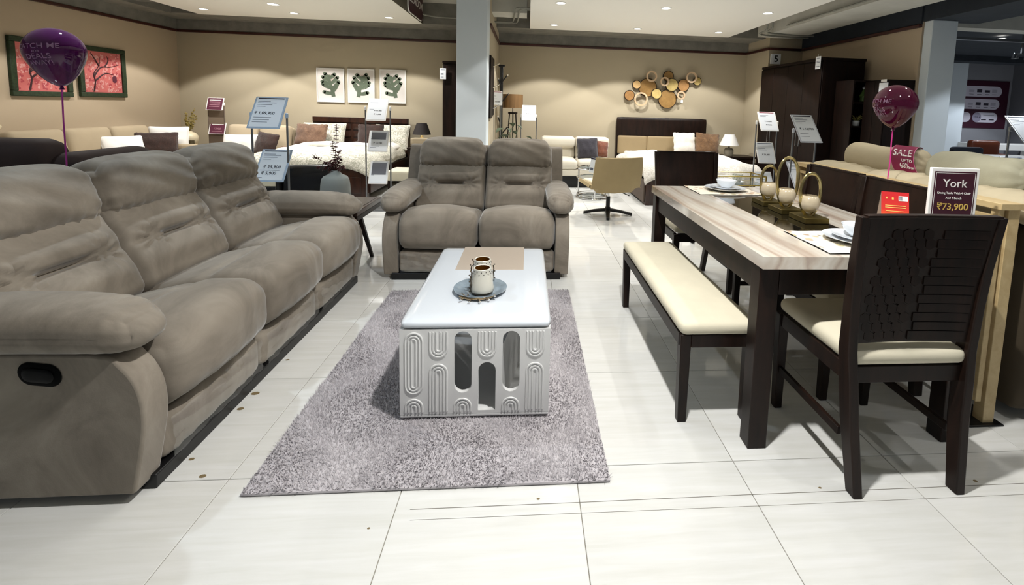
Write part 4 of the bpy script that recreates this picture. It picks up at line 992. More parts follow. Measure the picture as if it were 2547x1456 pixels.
MB().cyl((0,0,.18),(0,.0,.225),.002,n=6).build('hook',m_white,t)
t=thing('padded_headboard','low beige upholstered bench back just behind the loveseat','bench',(-.30,5.6,0)); MB().soft((0,0,.74),(.46,.05,.05),.02,(10,5,5)).build('top_roll',m_beige,t,ang=75); MB().soft((0,.0,.40),(.45,.04,.32),.02,(10,4,8)).build('panel',m_beige,t,ang=75); MB().box(-.45,.45,-.03,.35,.02,.10).build('base',m_esp,t,bevel=.003); MB().soft((0,.2,.34),(.45,.2,.08),.03,(8,6,5)).build('seat',m_beige,t,ang=75); MB().soft((.36,.1,.78),(.10,.05,.14),.02,(6,4,6)).build('end_post',m_beige,t,ang=75)
t=thing('cream_ottoman','small cream bench end between the carved bed and the loveseat','ottoman',(-.62,4.75,0)); MB().soft((0,0,.36),(.20,.22,.065),.02,(8,8,6)).build('seat',m_cream,t,ang=75)
for sx in (-1,1):
    for sy in (-1,1): MB().box(sx*.16-.02,sx*.16+.02,sy*.18-.02,sy*.18+.02,0,.30).build('leg',m_esp,t,bevel=.003)
# black chair and low bench behind the vase
m_blk=M('black_leather','#0d0d0f',.22,coat=.3)
t=thing('low_bench','low black bench with a white cushion behind the long recliner','bench',(-1.75,4.0,0)); MB().box(-.75,.55,-.2,.25,.05,.335).build('bench_body',m_blk,t,bevel=.01); MB().soft((-.1,.02,.37),(.64,.22,.04),.02,(10,8,4)).build('pad',m_cream,t,ang=75)
t=thing('black_chair','black leather tub chair beside the grey vase','chair',(-1.24,3.36,0),math.radians(25))
MB().prism(crv([(-.26,.05),(-.27,.3),(-.22,.58),(-.18,.66),(-.13,.64),(-.16,.4),(-.18,.1)],5),-.22,.22,'x').build('backrest',m_blk,t,bevel=.02,seg=3)
MB().soft((0,.05,.34),(.24,.24,.07),.04,(8,8,6)).build('seat',m_blk,t,ang=75)
for sx in (-1,1):
    MB().soft((sx*.25,.03,.42),(.035,.24,.14),.03,(5,10,8)).build('arm',m_blk,t,ang=75)
    for sy in (-1,1): MB().cyl((sx*.2,.05+sy*.2,0),(sx*.2,.05+sy*.2,.28),.016,.02,8).build('leg',m_chrome,t)
# side table with vase and eucalyptus between the sofas
m_drk=wood('dark_oak_table','#2b1c17','#4a352c',.3,5,(.15,1,1),coat=.3)
t=thing('side_table','dark wooden side table with splayed legs between the two recliner sofas','table',(-.52,2.16,0))
MB().box(-.29,.285,-.275,.28,.468,.505).build('table_top',m_drk,t,bevel=.004); MB().box(-.29,.285,-.275,.28,.43,.468).build('edge_frame',m_esp,t,bevel=.003)
MB().box(-.265,.26,-.25,.255,.505,.508).build('top_inlay',m_drk,t,smooth=False)
for sx,sy in ((-1,-1),(1,-1),(-1,1),(1,1)): MB().bar([(sx*.20+.02,sy*.235,0),(sx*.12,sy*.18,.43)],[.026,.04],[.026,.04]).build('leg',m_esp,t,bevel=.003)
t=thing('grey_vase','matt blue-grey bottle vase with a short neck on the dark side table','vase',(-.555,2.31,.508))
MB().lathe([(0,0),(.112,0),(.1175,.006),(.110,.12),(.103,.168),(.088,.19),(.055,.205),(.036,.225),(.031,.24),(.029,.24),(.03,.225),(.0,.21)],40).build('vase_body',M('blue_grey_stoneware','#939996',.75,bump=.08,bs=150),t)
def eucalyptus():
    t=thing('eucalyptus_bunch','bunch of dark red eucalyptus sprigs standing in the grey vase','plant',(-.555,2.31,.725))
    m_e=M('burgundy_leaf','#4d1a1f',.6,var=.3,vs=20); r=random.Random(9)
    stems=[((.02,0,.40),1),((-.17,-.02,.15),.9),((-.03,.03,.26),.7),((.05,-.02,.20),.6),((.085,-.02,.055),.7),((-.09,.02,.09),.7),((-.13,-.04,.055),.7),((.03,.05,.12),.6),((-.02,-.05,.11),.6)]
    for (e,k) in stems:
        P=crv([(0,0,-.05),(e[0]*.25,e[1]*.4,.02+e[2]*.3),(e[0]*.7,e[1]*.8,e[2]*.75),e],5); s=MB().tube(P,.0022,5).build('stem',m_e,t)
        n=max(9,int(48*math.dist((0,0,0),e))); lf=MB()
        for i in range(n):
            f=.22+.78*i/n; j=f*(len(P)-1); a=P[int(j)]; d=(Vector(P[min(len(P)-1,int(j)+1)])-Vector(a)).normalized() if int(j)<len(P)-1 else Vector((0,0,1))
            b=i*2.4; side=d.orthogonal().normalized(); side=Matrix.Rotation(b,3,d)@side
            for sg in (1,-1):
                dirv=(side*sg+d*.35).normalized(); up=dirv.cross(d).normalized(); l=.030*(1-.45*f)+.006; w=l*.5; c0=Vector(a)
                q=[c0,c0+dirv*l*.5+up*w,c0+dirv*l,c0+dirv*l*.5-up*w]; th=d*.0008
                lf.add([p+th for p in q]+[p-th for p in q],[(0,1,2,3),(7,6,5,4)]+[(i_,(i_+1)%4,4+(i_+1)%4,4+i_) for i_ in range(4)])
        lo=lf.build('leaves',m_e,s,smooth=False); lo['kind']='stuff'
eucalyptus()
# pictures on the left wall
m_gfr=M('mossy_green_frame','#26331c',.7,var=.4,vs=30,bump=.5,bs=40); m_pink=M('coral_pink_print','#c96a66',.6,var=.08,vs=6); m_blo=M('blush_blossom','#d99a94',.7); m_blo2=M('deep_blossom','#b04a50',.7); m_brn=M('dark_branch_print','#3a1c1f',.7)
def blossom(y0,y1,z0,z1,lab,seed,cage):
    t=thing('framed_picture',lab,'picture',(-4.998,(y0+y1)/2,(z0+z1)/2),0,'green framed blossom pictures'); w=(y1-y0)/2; h=(z1-z0)/2; f=.065
    # local: picture lies in YZ facing +X
    for a,b,c,d in ((-w,w,h-f,h),(-w,w,-h,-h+f),(-w,-w+f,-h+f,h-f),(w-f,w,-h+f,h-f)): MB().box(0,.04,a,b,c,d).build('frame_side',m_gfr,t,bevel=.008)
    cv=MB().box(.004,.018,-w+f,w-f,-h+f,h-f).build('canvas',m_pink,t,smooth=False)
    r=random.Random(seed); br=MB(); iw,ih=w-f-.01,h-f-.01
    P=lambda a,b: (.019,a*iw,b*ih)
    for L in ([(-.55,-1),(-.45,-.5),(-.5,-.1),(-.2,.35),(-.15,.75)],[(-.48,-.2),(-.1,.25),(.4,.3),(.9,.45)],[(-.45,-.45),(.1,-.05),(.55,-.1)],[(-.2,.3),(-.45,.7),(-.6,.95)],[(.1,.28),(.3,.6),(.25,.85)]):
        q=crv([P(*p) for p in L],5); br.tube(q,[.012*(1-.75*i/len(q)) for i in range(len(q))],5)
    br.build('painted_branch',m_brn,cv)
    for mm,nm,n in ((m_blo,'blossom_pale',110),(m_blo2,'blossom_deep',70)):
        b_=MB()
        for i in range(n):
            a=r.uniform(-.97,.97); c=r.uniform(-.97,.97); s=r.uniform(.008,.019); 
            for k in range(3): an=r.random()*6.3; ctr=(.0193+.0004*r.random(),max(-.95,min(.95,a))*iw+s*.8*math.cos(an),max(-.95,min(.95,c))*ih+s*.8*math.sin(an)); b_.disc(ctr,s*.75,6,'x')
        o=b_.build(nm,mm,cv,smooth=False); o['kind']='stuff'
    if cage:
        MB().soft((.019,.62*iw,-.33*ih),(.003,.035,.05),(.003,.03,.03),(2,8,8)).build('bird_cage',M('plum_cage_print','#5a2434',.7),cv)
blossom(4.36,5.085,1.255,1.955,'green-framed coral blossom picture half hidden by the purple balloon',1,False)
blossom(5.19,5.91,1.265,1.958,'green-framed coral blossom picture with a small bird cage, nearer the corner',2,True)
# leaf prints
m_lf=M('sage_green_print','#5b6654',.7,var=.08,vs=10); m_pp=M('pale_print_paper','#d8d2cc',.7); m_pk=M('blush_rectangle','#c9bab2',.7); m_wfr=M('white_frame','#e2e0dc',.5)
def leafprint(x0,x1,z0,z1,lab,var):
    t=thing('framed_print',lab,'picture',((x0+x1)/2,6.995,(z0+z1)/2),0,'white framed leaf prints'); w=(x1-x0)/2; h=(z1-z0)/2
    for a,b,c,d in ((-w,w,h-.02,h),(-w,w,-h,-h+.02),(-w,-w+.02,-h+.02,h-.02),(w-.02,w,-h+.02,h-.02)): MB().box(a,b,-.03,0,c,d).build('frame_side',m_wfr,t,bevel=.002)
    pp=MB().box(-w+.02,w-.02,-.022,-.005,-h+.02,h-.02).build('paper',m_pp,t,smooth=False)
    MB().box(-w*.3+.04,w*.45,-.0228,-.022,.06,h*.66).build('blush_block',m_pk,pp,smooth=False)
    s=1 if var!=1 else -1
    st=MB(); stem=crv([(s*.05,-.0235,-.20),(s*.03,-.0235,-.08),(-.01*s,-.0235,.05),(-.03*s,-.0235,.18)],6); 
    def flat(pts,r):
        n=len(pts)
        for i in range(n-1):
            a,b=Vector(pts[i]),Vector(pts[i+1]); d=(b-a); 
            if d.length<1e-6: continue
            pn=Vector((-d.z,0,d.x)).normalized(); ra,rb=r[i],r[i+1]
            st.add([a+pn*ra,a-pn*ra,b-pn*rb,b+pn*rb],[(0,1,2,3)])
    flat(stem,[.034-.012*i/len(stem) for i in range(len(stem))])
    lobes=[(.0,-.14,.13,.05),(.02,-.05,-.13,.02),(.0,.02,-.14,.06),(-.01,.08,-.13,.14),(.02,-.06,.14,.06),(.0,.03,.12,.14),(-.02,.12,.07,.19),(-.02,.12,-.09,.2),(.03,-.15,-.11,-.12)]
    for i,(ax,az,dx,dz) in enumerate(lobes):
        p=crv([(s*ax,-.0236-.00003*i,az),(s*(ax+(dx-ax)*.5),-.0236-.00003*i,az+(dz-az)*.35),(s*dx,-.0236-.00003*i,dz)],5); flat(p,[.022+.012*math.sin(PI*min(1,j/len(p)*.8)) for j in range(len(p))]); st.disc((s*dx,-.0236-.00003*i,dz),.030,12,'y')
    o=st.build('leaf_shape',m_lf,pp,smooth=False); o['kind']='stuff'
leafprint(-2.714,-2.244,1.285,1.88,'white-framed sage leaf print, left of the three above the carved bed',0)
leafprint(-2.186,-1.727,1.29,1.885,'white-framed sage leaf print, middle of the three above the carved bed',1)
leafprint(-1.638,-1.184,1.297,1.892,'white-framed sage leaf print, right of the three above the carved bed',2)
# hanging BEDROOM sign
t=thing('hanging_sign','plum BEDROOM sign hanging from the ceiling left of the central column','sign',(-.56,5.07,2.68)); 
def sg(n=8):
    w,h,r=.40,.195,.09; p=[]
    for cx,cz,a0 in ((w-r,h-r,0),(-w+r,h-r,PI/2),(-w+r,-h+r,PI),(w-r,-h+r,1.5*PI)): p+=[(cx+r*math.cos(a0+PI/2*k/n),cz+r*math.sin(a0+PI/2*k/n)) for k in range(n+1)]
    return p
MB().prism(sg(),-.012,.0,'x').build('white_edge',m_white,t,bevel=.001); MB().prism([(a*.975,b*.95) for a,b in sg()],-.004,.0025,'x').build('plum_face',m_plum,t)
text('BEDROOM',.15,m_white,t,(.0035,0.02,0),(PI/2,0,PI/2),bold=.005)
for y in (-.25,.25): MB().cyl((-.006,y,.19),(-.006,y,.27),.003,n=6).build('hanger',m_steel,t)
# pale flowers at the left edge
t=thing('dried_bouquet','pale cream dried flowers at the far left edge behind the chocolate sofa','flowers',(-4.55,3.55,.0)); MB().lathe([(.09,0),(.11,.02),(.12,.3),(.08,.5),(.06,.6),(.05,.6),(.06,.5),(0,.4)],20).build('tall_vase',M('sand_ceramic','#b7a789',.6),t)
r=random.Random(2); mfl=M('cream_petal','#d9c9a8',.8,var=.15,vs=30)
for i in range(16):
    a=r.random()*6.28; q=.05+.12*r.random(); z=.78+.22*r.random(); s=MB(); s.tube([(0,0,.5),(q*.5*math.cos(a),q*.5*math.sin(a),.65),(q*math.cos(a),q*math.sin(a),z)],.003,5); s.soft((q*math.cos(a),q*math.sin(a),z),(.035,.035,.03),.03,5,lambda P,U: P*(1+.25*np.sin(9*U[:,:1]*U[:,1:2]+7*U[:,2:3]))); s.build('flower_head',mfl,t)

# ---------------- right bay ----------------
# bed
m_duvR=m_duv
def bedR():
    X0,X1=2.635,4.345; cx=(X0+X1)/2; w=(X1-X0)/2; y0=4.63; L=2.3
    t=thing('upholstered_bed','double bed with tall dark headboard and cream duvet behind the dining set','bed',(cx,y0,0))
    MB().soft((0,L-.01,.59),(w,.04,.585),(.03,.02,.03),(10,4,10)).build('headboard',m_esp,t,ang=70)
    for a,b in ((-w+.02,-w+.565),(-w+.568,-w+1.13),(-w+1.133,w-.02)): MB().soft(((a+b)/2,L-.085,.665),((b-a)/2,.035,.17),.025,(10,4,8)).build('headboard_pad',m_tanl,t,ang=75)
    MB().box(-w,w,-.015,.025,.0,.40).build('footboard',m_wal,t,bevel=.006)
    MB().box(-w-.0,-w+.06,-.02,.06,.0,.30).build('foot_post',m_wal,t,bevel=.004); MB().box(w-.06,w,-.02,.06,.0,.30).build('foot_post',m_wal,t,bevel=.004)
    for s in (-1,1): MB().box(s*w-.02,s*w+.02,.025,L-.05,.03,.34).build('side_rail',M('grey_brown_fabric','#5d5148',.8),t,bevel=.005)
    MB().soft((0,L/2-.03,.42),(w-.03,L/2-.07,.09),.05,(10,12,6)).build('mattress',m_wht,t,ang=75)
    def dv(P,U):
        x,y,z=P.T.copy(); a,b,c=U.T; top=(c>0)
        z=z+.014*np.sin(8*a+4*b)*top+.012*np.sin(9*b+5*a)*top+.01*np.sin(17*a-6*b)*top
        s=np.clip((np.abs(a)-.82)/.18,0,1); z=z-.10*s**1.3; f=np.clip((-b-.84)/.16,0,1); z=z-.13*f**1.2; x=x*(1+.03*np.sin(9*b)*s); y=y-.02*np.sin(15*a)*f
        return np.stack([x,y,z],1)
    MB().soft((0,L*.40,.535),(w+.05,L*.40+.07,.05),(.05,.05,.045),(40,40,5),dv).build('duvet',m_duvR,t,ang=85)
    MB().soft((0,L*.70,.575),(w-.05,.15,.03),.028,(24,8,4),lambda P,U: np.stack([P[:,0],P[:,1],P[:,2]+.01*np.sin(9*U[:,0])],1)).build('turned_sheet',m_wht,t,ang=85)
bedR()
gp='cushions on the cream bed'
cushion('cushion','white fluffy cushion against the tan headboard pad of the cream bed',m_wfur,(3.84,6.62,.735),(math.radians(-14),0,math.radians(3)),.42,.40,.08,21,gp,fuzz=.007)
cushion('cushion','brown fur cushion right of the white one on the cream bed',m_furt,(4.26,6.60,.73),(math.radians(-14),math.radians(4),math.radians(-6)),.44,.40,.08,22,gp,fuzz=.008)
nightstand((4.73,6.5,0),'dark nightstand under the white lamp at the end of the cream bed',.62,.45,.54)
lamp((4.61,6.45,.54),'table lamp with white conical shade and stone base beside the cream bed',M('white_lamp_shade','#e3e0dc',.7),.085,.17,.20,M('stone_lamp_base','#8b8373',.8,var=.2,vs=12),[(.075,0),(.082,.03),(.08,.11),(.06,.135),(.015,.15),(.012,.17)],0,.185)
# round wood wall art
D=[(2.989,1.777,.082,0,'b'),(2.859,1.574,.098,0,'o'),(3.199,1.73,.172,-.01,'d'),(3.367,1.62,.098,.012,'y'),(3.648,1.792,.121,.012,'y'),(3.58,1.95,.101,-.01,'d'),(3.582,1.529,.176,-.01,'d'),(3.875,1.792,.117,-.005,'o'),(4.132,1.876,.082,0,'y')]
RG=[(3.252,1.934,.101),(3.07,1.511,.127),(3.501,1.847,.084),(3.825,1.605,.078),(4.007,1.942,.101)]
def wallart():
    t=thing('round_wall_art','wall art of overlapping wooden discs and rings above the cream bed','wall art',(3.5,6.99,1.7))
    cm={'b':('#b8945e','#caa671'),'o':('#9a6f3f','#b0834c'),'d':('#84622f','#9b773f'),'y':('#ad9455','#c2ab6c')}
    for x,z,r,y,c in D:
        d=MB(); d.lathe([(0,-.012),(r-.009,-.012),(r-.009,.012),(0,.012)],40).build('wood_disc',wood('disc_wood_'+c,*cm[c],.6,3,(1,1,.2)),t,loc=(x-3.5,-.045-y,z-1.7),rot=(PI/2,0,0))
        MB().lathe([(r-.009,-.016),(r,-.016),(r,.016),(r-.009,.016),(r-.009,-.016)],40).build('dark_rim',m_esp,t,loc=(x-3.5,-.045-y,z-1.7),rot=(PI/2,0,0))
    for x,z,r in RG:
        MB().lathe([(r-.027,-.014),(r,-.014),(r,.014),(r-.027,.014),(r-.027,-.014)],40).build('wood_ring',wood('ring_wood','#c9a883','#d8bd9b',.6,3,(1,1,.3)),t,loc=(x-3.5,-.088,z-1.7),rot=(PI/2,0,0),ang=50)
    MB().box(-.02,.02,-.002,.002,-.03,.02).build('price_tag',m_paper,t,loc=(.34,-.11,-.20)); MB().cyl((.33,-.105,-.17),(.34,-.11,-.18),.001,n=5).build('tag_string',m_white,t)
wallart()
# cream sofa
t=simple_sofa('cream_sofa','cream two-seat sofa against the back wall beside the cream bed',M('cream_upholstery','#cdc6b6',.7,var=.03,vs=4),(1.83,5.88,0),0,1.20,.9,.80,.02,.40,2,.44,armside=(),legs=.2,mfeet=m_black)
for i,x in enumerate((-.3,.3)): MB().soft((x,.60,.715),(.296,.10,.095),.06,(12,6,8)).build('head_cushion',MATS['cream_upholstery'],t,ang=75)
MB().box(-.56,.56,.12,.8,0,.2).build('dark_plinth',m_black,t,bevel=.004)
cushion('cushion','charcoal plush cushion on the cream two-seat sofa',m_furg,(2.02,6.24,.635),(math.radians(-16),math.radians(-4),math.radians(-4)),.36,.36,.07,31,'cushions on the cream sofa',fuzz=.003)
cushion('cushion','small rust brown cushion behind the charcoal one on the cream sofa',fur('rust_plush','#4a2416','#6b3a24','#8a5238'),(2.27,6.34,.62),(math.radians(-14),math.radians(6),math.radians(8)),.26,.28,.06,32,'cushions on the cream sofa',fuzz=.003)
# swivel chair
def swivel():
    t=thing('swivel_chair','tan fabric swivel chair on a black four-star base in the aisle','chair',(2.01,4.02,0),math.radians(16))
    m=M('tan_fabric','#a3906a',.85,var=.05,vs=5,bump=.1,bs=200); mi=M('cream_inner_fabric','#cfc6ae',.8)
    for k in range(4):
        a=PI/4+.35+k*PI/2; d=Vector((math.cos(a),math.sin(a),0)); n=Vector((-d.y,d.x,0))
        V=[]
        for r,wd,z0,z1 in ((.02,.028,.05,.085),(.16,.024,.035,.065),(.30,.018,.004,.035)):
            c=d*r; V+=[c+n*wd+Vector((0,0,z0)),c-n*wd+Vector((0,0,z0)),c-n*wd+Vector((0,0,z1)),c+n*wd+Vector((0,0,z1))]
        F=[(i*4+j,i*4+(j+1)%4,i*4+4+(j+1)%4,i*4+4+j) for i in range(2) for j in range(4)]+[(0,1,2,3),(11,10,9,8)]
        MB().add(V,F).build('base_arm',m_black,t,bevel=.003)
    MB().lathe([(.033,.03),(.033,.1),(.026,.105),(.026,.235),(0,.235)],20).build('column',m_black,t); MB().cyl((0,0,.235),(0,0,.31),.014,n=14).build('gas_lift',m_chrome,t); MB().lathe([(.06,.305),(.075,.31),(.075,.33),(0,.335)],16).build('seat_plate',m_black,t)
    # shell: back wraps up, seen from behind
    def shell(off):
        def f(u,v):
            a=(u-.5)*1.9; 
            if v<.45:
                q=v/.45; y=.26-.46*q; z=.345+off*.0+.02*(1-q)+.02*abs(u-.5)*2; x=(u-.5)*(.56+.06*q); z=z+.05*(abs(u-.5)*2)**3
            else:
                q=(v-.45)/.55; y=-.20-.10*math.sin(q*PI/2)+.02*q; z=.345+.40*q; x=(u-.5)*(.62-.04*q**3); y=y+.055*(abs(u-.5)*2)**2.4
                if q<.15: z=z
            return (x*(1-.04*off),y,z)
        return f
    def prof(off):
        pts=[]
    nu,nv=18,26
    m1=MB(); 
    P0=[[Vector(shell(0)(i/nu,j/nv)) for i in range(nu+1)] for j in range(nv+1)]
    def nrm(i,j):
        a=P0[j][min(nu,i+1)]-P0[j][max(0,i-1)]; b=P0[min(nv,j+1)][i]-P0[max(0,j-1)][i]; return a.cross(b).normalized()
    th=.045
    V=[P0[j][i] for j in range(nv+1) for i in range(nu+1)]; V2=[P0[j][i]-nrm(i,j)*th*-1 for j in range(nv+1) for i in range(nu+1)]
    st=nu+1; n=len(V); Fq=[(j*st+i,j*st+i+1,(j+1)*st+i+1,(j+1)*st+i) for j in range(nv) for i in range(nu)]
    F=Fq+[tuple(n+q for q in f[::-1]) for f in Fq]
    for j in range(nv):
        for i in (0,nu): a,b=j*st+i,(j+1)*st+i; F.append((a,b,n+b,n+a))
    for i in range(nu):
        for j in (0,nv): a,b=j*st+i,j*st+i+1; F.append((a,b,n+b,n+a))
    o=m1.add(V+V2,F).build('shell',m,t,ang=60,bevel=.015,seg=3)
    MB().soft((0,.05,.40),(.24,.22,.035),.03,(12,12,5)).build('seat_pad',mi,t,ang=75)
    MB().tube(crv([(.10,-.02,.32),(.13,-.04,.30),(.24,-.10,.25)],4),.006,6).build('lever',m_black,t)
    pc=MB().box(-.045,.045,-.002,.002,-.09,.09).build('price_card',m_bluepaper,t,loc=(-.27,-.13,.64),rot=(0,math.radians(8),math.radians(-40)),bevel=.001); MB().box(-.035,.0,-.004,-.002,-.06,-.03).build('text_line',m_inkg,pc,smooth=False); MB().box(-.045,.045,-.004,-.002,.07,.09).build('header_bar',m_plumhead,pc,smooth=False)
swivel()
def ringtable():
    t=thing('chrome_table','round chrome and glass side table in front of the cream sofa','table',(1.98,5.15,0))
    def ring(R,z,r,nm): MB().tube([(R*math.cos(a),R*math.sin(a),z) for a in np.linspace(0,2*PI,40,endpoint=False)],r,8,closed=True).build(nm,m_chrome,t)
    ring(.24,.014,.014,'base_ring'); ring(.235,.05,.008,'base_ring'); ring(.24,.30,.012,'shelf_ring'); ring(.24,.44,.014,'top_ring')
    for k in range(3): a=.5+k*2.09; MB().cyl((.24*math.cos(a),.24*math.sin(a),.01),(.24*math.cos(a),.24*math.sin(a),.44),.012,n=10).build('upright',m_chrome,t)
    for z,nm in ((.435,'glass_top'),(.297,'glass_shelf')): MB().lathe([(0,z),(.232,z),(.232,z+.006),(0,z+.006)],40).build(nm,M('clear_glass','#dfe8e6',.03,trans=.9),t)
    for i,(x,y,r) in enumerate(((-.1,-.05,.022),(-.03,-.1,.018),(.06,.02,.02))):
        o=MB().lathe([(0,0),(r*.5,0),(r,r*.8),(r*.7,r*1.7),(0,r*2)],14).build('glass_ornament',m_chrome,None,loc=(1.98+x,5.15+y,.4415)); tag(o,['leftmost tiny silver ornament on the round chrome table','front tiny silver ornament on the round chrome table','rear tiny silver ornament on the round chrome table'][i],'ornament','silver ornaments on the chrome table')
ringtable()
# coat stand, wall panel, drum lamp, plants left of the cream sofa
m_bw=wood('burnt_brown_wood','#0d0705','#1b0e09',.5,5,(1,1,.15),spec=.15)
t=thing('wall_hook_panel','dark wooden hook panel on the partition beside the central column','rack',(.447,5.35,1.55))
for y0,y1,z0 in ((-.40,-.06,-.42),(-.02,.10,-.40),(.14,.26,-.38)):
    MB().box(0,.03,y0,y1,z0,.45).build('plank',m_bw,t,bevel=.003)
for y,z in ((-.05,.32),(.0,.02),(.05,-.28)): MB().cyl((.03,y,z),(.12,y+.02,z+.05),.008,.006,8).build('peg',m_chrome,t)
t=thing('coat_stand','tall black coat stand with angled chrome-tipped pegs beside the central column','coat stand',(.545,6.3,0))
MB().box(-.025,.025,-.025,.025,.03,1.98).build('pole',m_black,t,bevel=.003); MB().box(-.09,.2,-.17,.17,0,.03).build('base',m_black,t,bevel=.005); MB().box(-.05,.05,-.04,.03,1.96,1.99).build('cap',m_black,t,bevel=.003)
for z,s,l in ((1.70,1,.16),(1.36,1,.20),(1.62,-1,.17),(1.0,-1,.17),(.82,1,.19)):
    e=(.02+l*.5,-.06) if s>0 else (-.045,-.02-l*.55); MB().cyl((.0,-.02,z),(e[0],e[1],z+l*.75),.011,n=8).build('peg',m_black,t); MB().cyl((e[0],e[1],z+l*.75),(e[0]*1.1,e[1]*1.1,z+l*.83),.0125,n=8).build('peg_tip',m_chrome,t)
def drum():
    t=thing('drum_floor_lamp','floor lamp with brown drum shade on dark splayed legs','lamp',(.735,6.45,0)); k=M('brown_silk_shade','#84643f',.7,var=.25,vs=6,stretch=(6,6,.3))
    MB().lathe([(.17,1.28),(.17,1.51),(.166,1.51),(.166,1.28)],40).build('lamp_shade',k,t)
    for a in (.6,2.7,4.8): MB().bar([(.15*math.cos(a),.15*math.sin(a),0),(.06*math.cos(a),.06*math.sin(a),1.2)],.02,.02).build('leg',m_esp,t)
    MB().lathe([(0,1.18),(.08,1.18),(.08,1.21),(0,1.21)],18).build('hub',m_esp,t); MB().cyl((0,0,1.2),(0,0,1.4),.01,n=8).build('stem',m_chrome,t)
drum()
def leafy(loc,lab,h,n,seed,group,potc='#7c766c',ls=.09,pot=True,stool=0):
    t=thing('potted_plant',lab,'plant',loc,0,group); r=random.Random(seed); ml=M('muted_green_leaf','#4f5b45',.6,var=.3,vs=12)
    if pot: MB().lathe([(.07,0),(.085,.02),(.10,.16),(.095,.16),(.085,.14),(0,.13)],20).build('pot',M('pot_'+potc,potc,.7),t)
    for i in range(n):
        a=r.random()*6.28; q=.06+.14*r.random(); z=h*(.6+.4*r.random()); e=Vector((q*math.cos(a),q*math.sin(a),z)); s=MB(); s.tube(crv([(0,0,.13),(e.x*.3,e.y*.3,z*.6),tuple(e)],4),.004,5); st=s.build('stem',ml,t)
        d=Vector((math.cos(a),math.sin(a),-.25)).normalized(); u=Vector((-math.sin(a),math.cos(a),0)); l=ls*(.7+.6*r.random()); w=l*.55
        def lf(p,q_): 
            x=2*q_-1; ww=w*math.sin(PI*min(.98,max(.04,p**.7))); c=e+d*l*(p*1.4-.4)+u*ww*x+Vector((0,0,-.03*p*p+.02*x*x*math.sin(PI*p))); return tuple(c)
        MB().grid(lf,6,4).build('leaf',ml,st)
leafy((.72,5.58,0),'tall leafy potted plant behind the loveseat beside the central column',1.05,14,5,'plants by the column')
leafy((.92,5.30,0),'lower leafy potted plant under the drum lamp',.86,10,8,'plants by the column',ls=.10)
sign_stand('single white price stand left of the cream sofa',(1.01,6.0,0),[(1.21,.23,.29,32,0,[(.15,.4),(.05,.6),(-.25,.5)],[(rs('37,000'),.024,-.08,0)],m_inkg,None)],.125,m_white,m_paper,0,1.16)
sign_stand('small white price card with red tag on a slim stand beside the central column',(.50,5.95,0),[(1.43,.165,.225,4,0,[(.15,.4),(-.05,.5)],[(rs('37,000'),.022,-.25,.05)],m_redhead,None)],.06,m_white,m_paper,0,1.40,group='price sign stands')
# dark wardrobe, number 5 sign, open shelves
t=thing('wardrobe','tall dark brown four-door wardrobe against the right wall','wardrobe',(5.29,5.345,0)); MB().box(-.295,.31,-.825,.825,.06,2.06).build('wardrobe_body',m_bw,t,bevel=.003); MB().box(-.31,.32,-.835,.83,2.06,2.10).build('cornice',m_bw,t,bevel=.004); MB().box(-.27,.3,-.81,.81,0,.06).build('plinth',m_black,t)
for k in range(4):
    y=-.82+k*.4115; dd=MB().box(-.312,-.295,y+.003,y+.4085,.08,2.04).build('door',m_bw,t,bevel=.003); yh=y+(.37 if k%2==0 else .04); MB().cyl((-.335,yh,.85),(-.335,yh,1.05),.006,n=8).build('handle',m_steel,dd); [MB().cyl((-.335,yh,z),(-.31,yh,z),.004,n=6).build('handle_post',m_steel,dd) for z in (.87,1.03)]
t=thing('hanging_price_card','white price card hanging at the upper corner of the dark wardrobe','card',(4.955,4.58,1.945)); MB().box(-.003,.003,-.055,.055,0,.17).build('card',m_paper,t,bevel=.001); [MB().box(-.0042,-.003,-.04,.03,z,z+.007).build('text_line',m_inkg,t,smooth=False) for z in (.14,.1,.085,.03)]; MB().cyl((0,0,.17),(0,0,.20),.002,n=6).build('hook',m_white,t)
t=thing('number_sign','white number 5 sign at the corner above the dark wardrobe','sign',(5.20,6.14,2.16)); MB().box(-.10,.08,-.006,.006,0,.17).build('board',m_paper,t,bevel=.001); text('5',.15,m_black,t,(.0,-.0075,.085),bold=.015); MB().box(-.02,.02,.006,.02,.05,.12).build('bracket',m_steel,t)
t=thing('open_bookcase','dark open bookcase with plants against the wardrobe side','bookcase',(5.43,4.31,0))
MB().box(-.23,.25,.16,.18,0,1.775).build('back_panel',m_bw,t)
for z in (.04,.40,.80,1.165,1.48,1.76): MB().box(-.23,.25,-.17,.16,z,z+.02).build('shelf',m_bw,t,bevel=.002)
MB().box(.25,.27,-.17,.18,0,1.78).build('side_panel',m_bw,t,bevel=.002); MB().box(-.25,-.23,-.17,.18,0,1.78).build('side_panel',m_bw,t,bevel=.002)
t=thing('dark_cabinet','dark brown cabinet with flat doors between the bookcase and the right column','cabinet',(5.5,3.94,0)); MB().box(-.17,.19,-.18,.18,.05,1.77).build('cabinet_body',m_bw,t,bevel=.003); [MB().box(-.184,-.17,a,b,.07,1.75).build('door',m_bw,t,bevel=.002) for a,b in ((-.175,.0),(.005,.175))]; MB().box(-.15,.18,-.17,.17,0,.05).build('plinth',m_black,t)
t=thing('notice_card','grey-white card on the dark cabinet near the right column','card',(5.29,3.80,1.55)); MB().box(.016,.022,-.08,.06,0,.18).build('card',m_paper,t,bevel=.001); MB().box(.012,.016,-.06,.03,.19,.22).build('clip',m_white,t); 
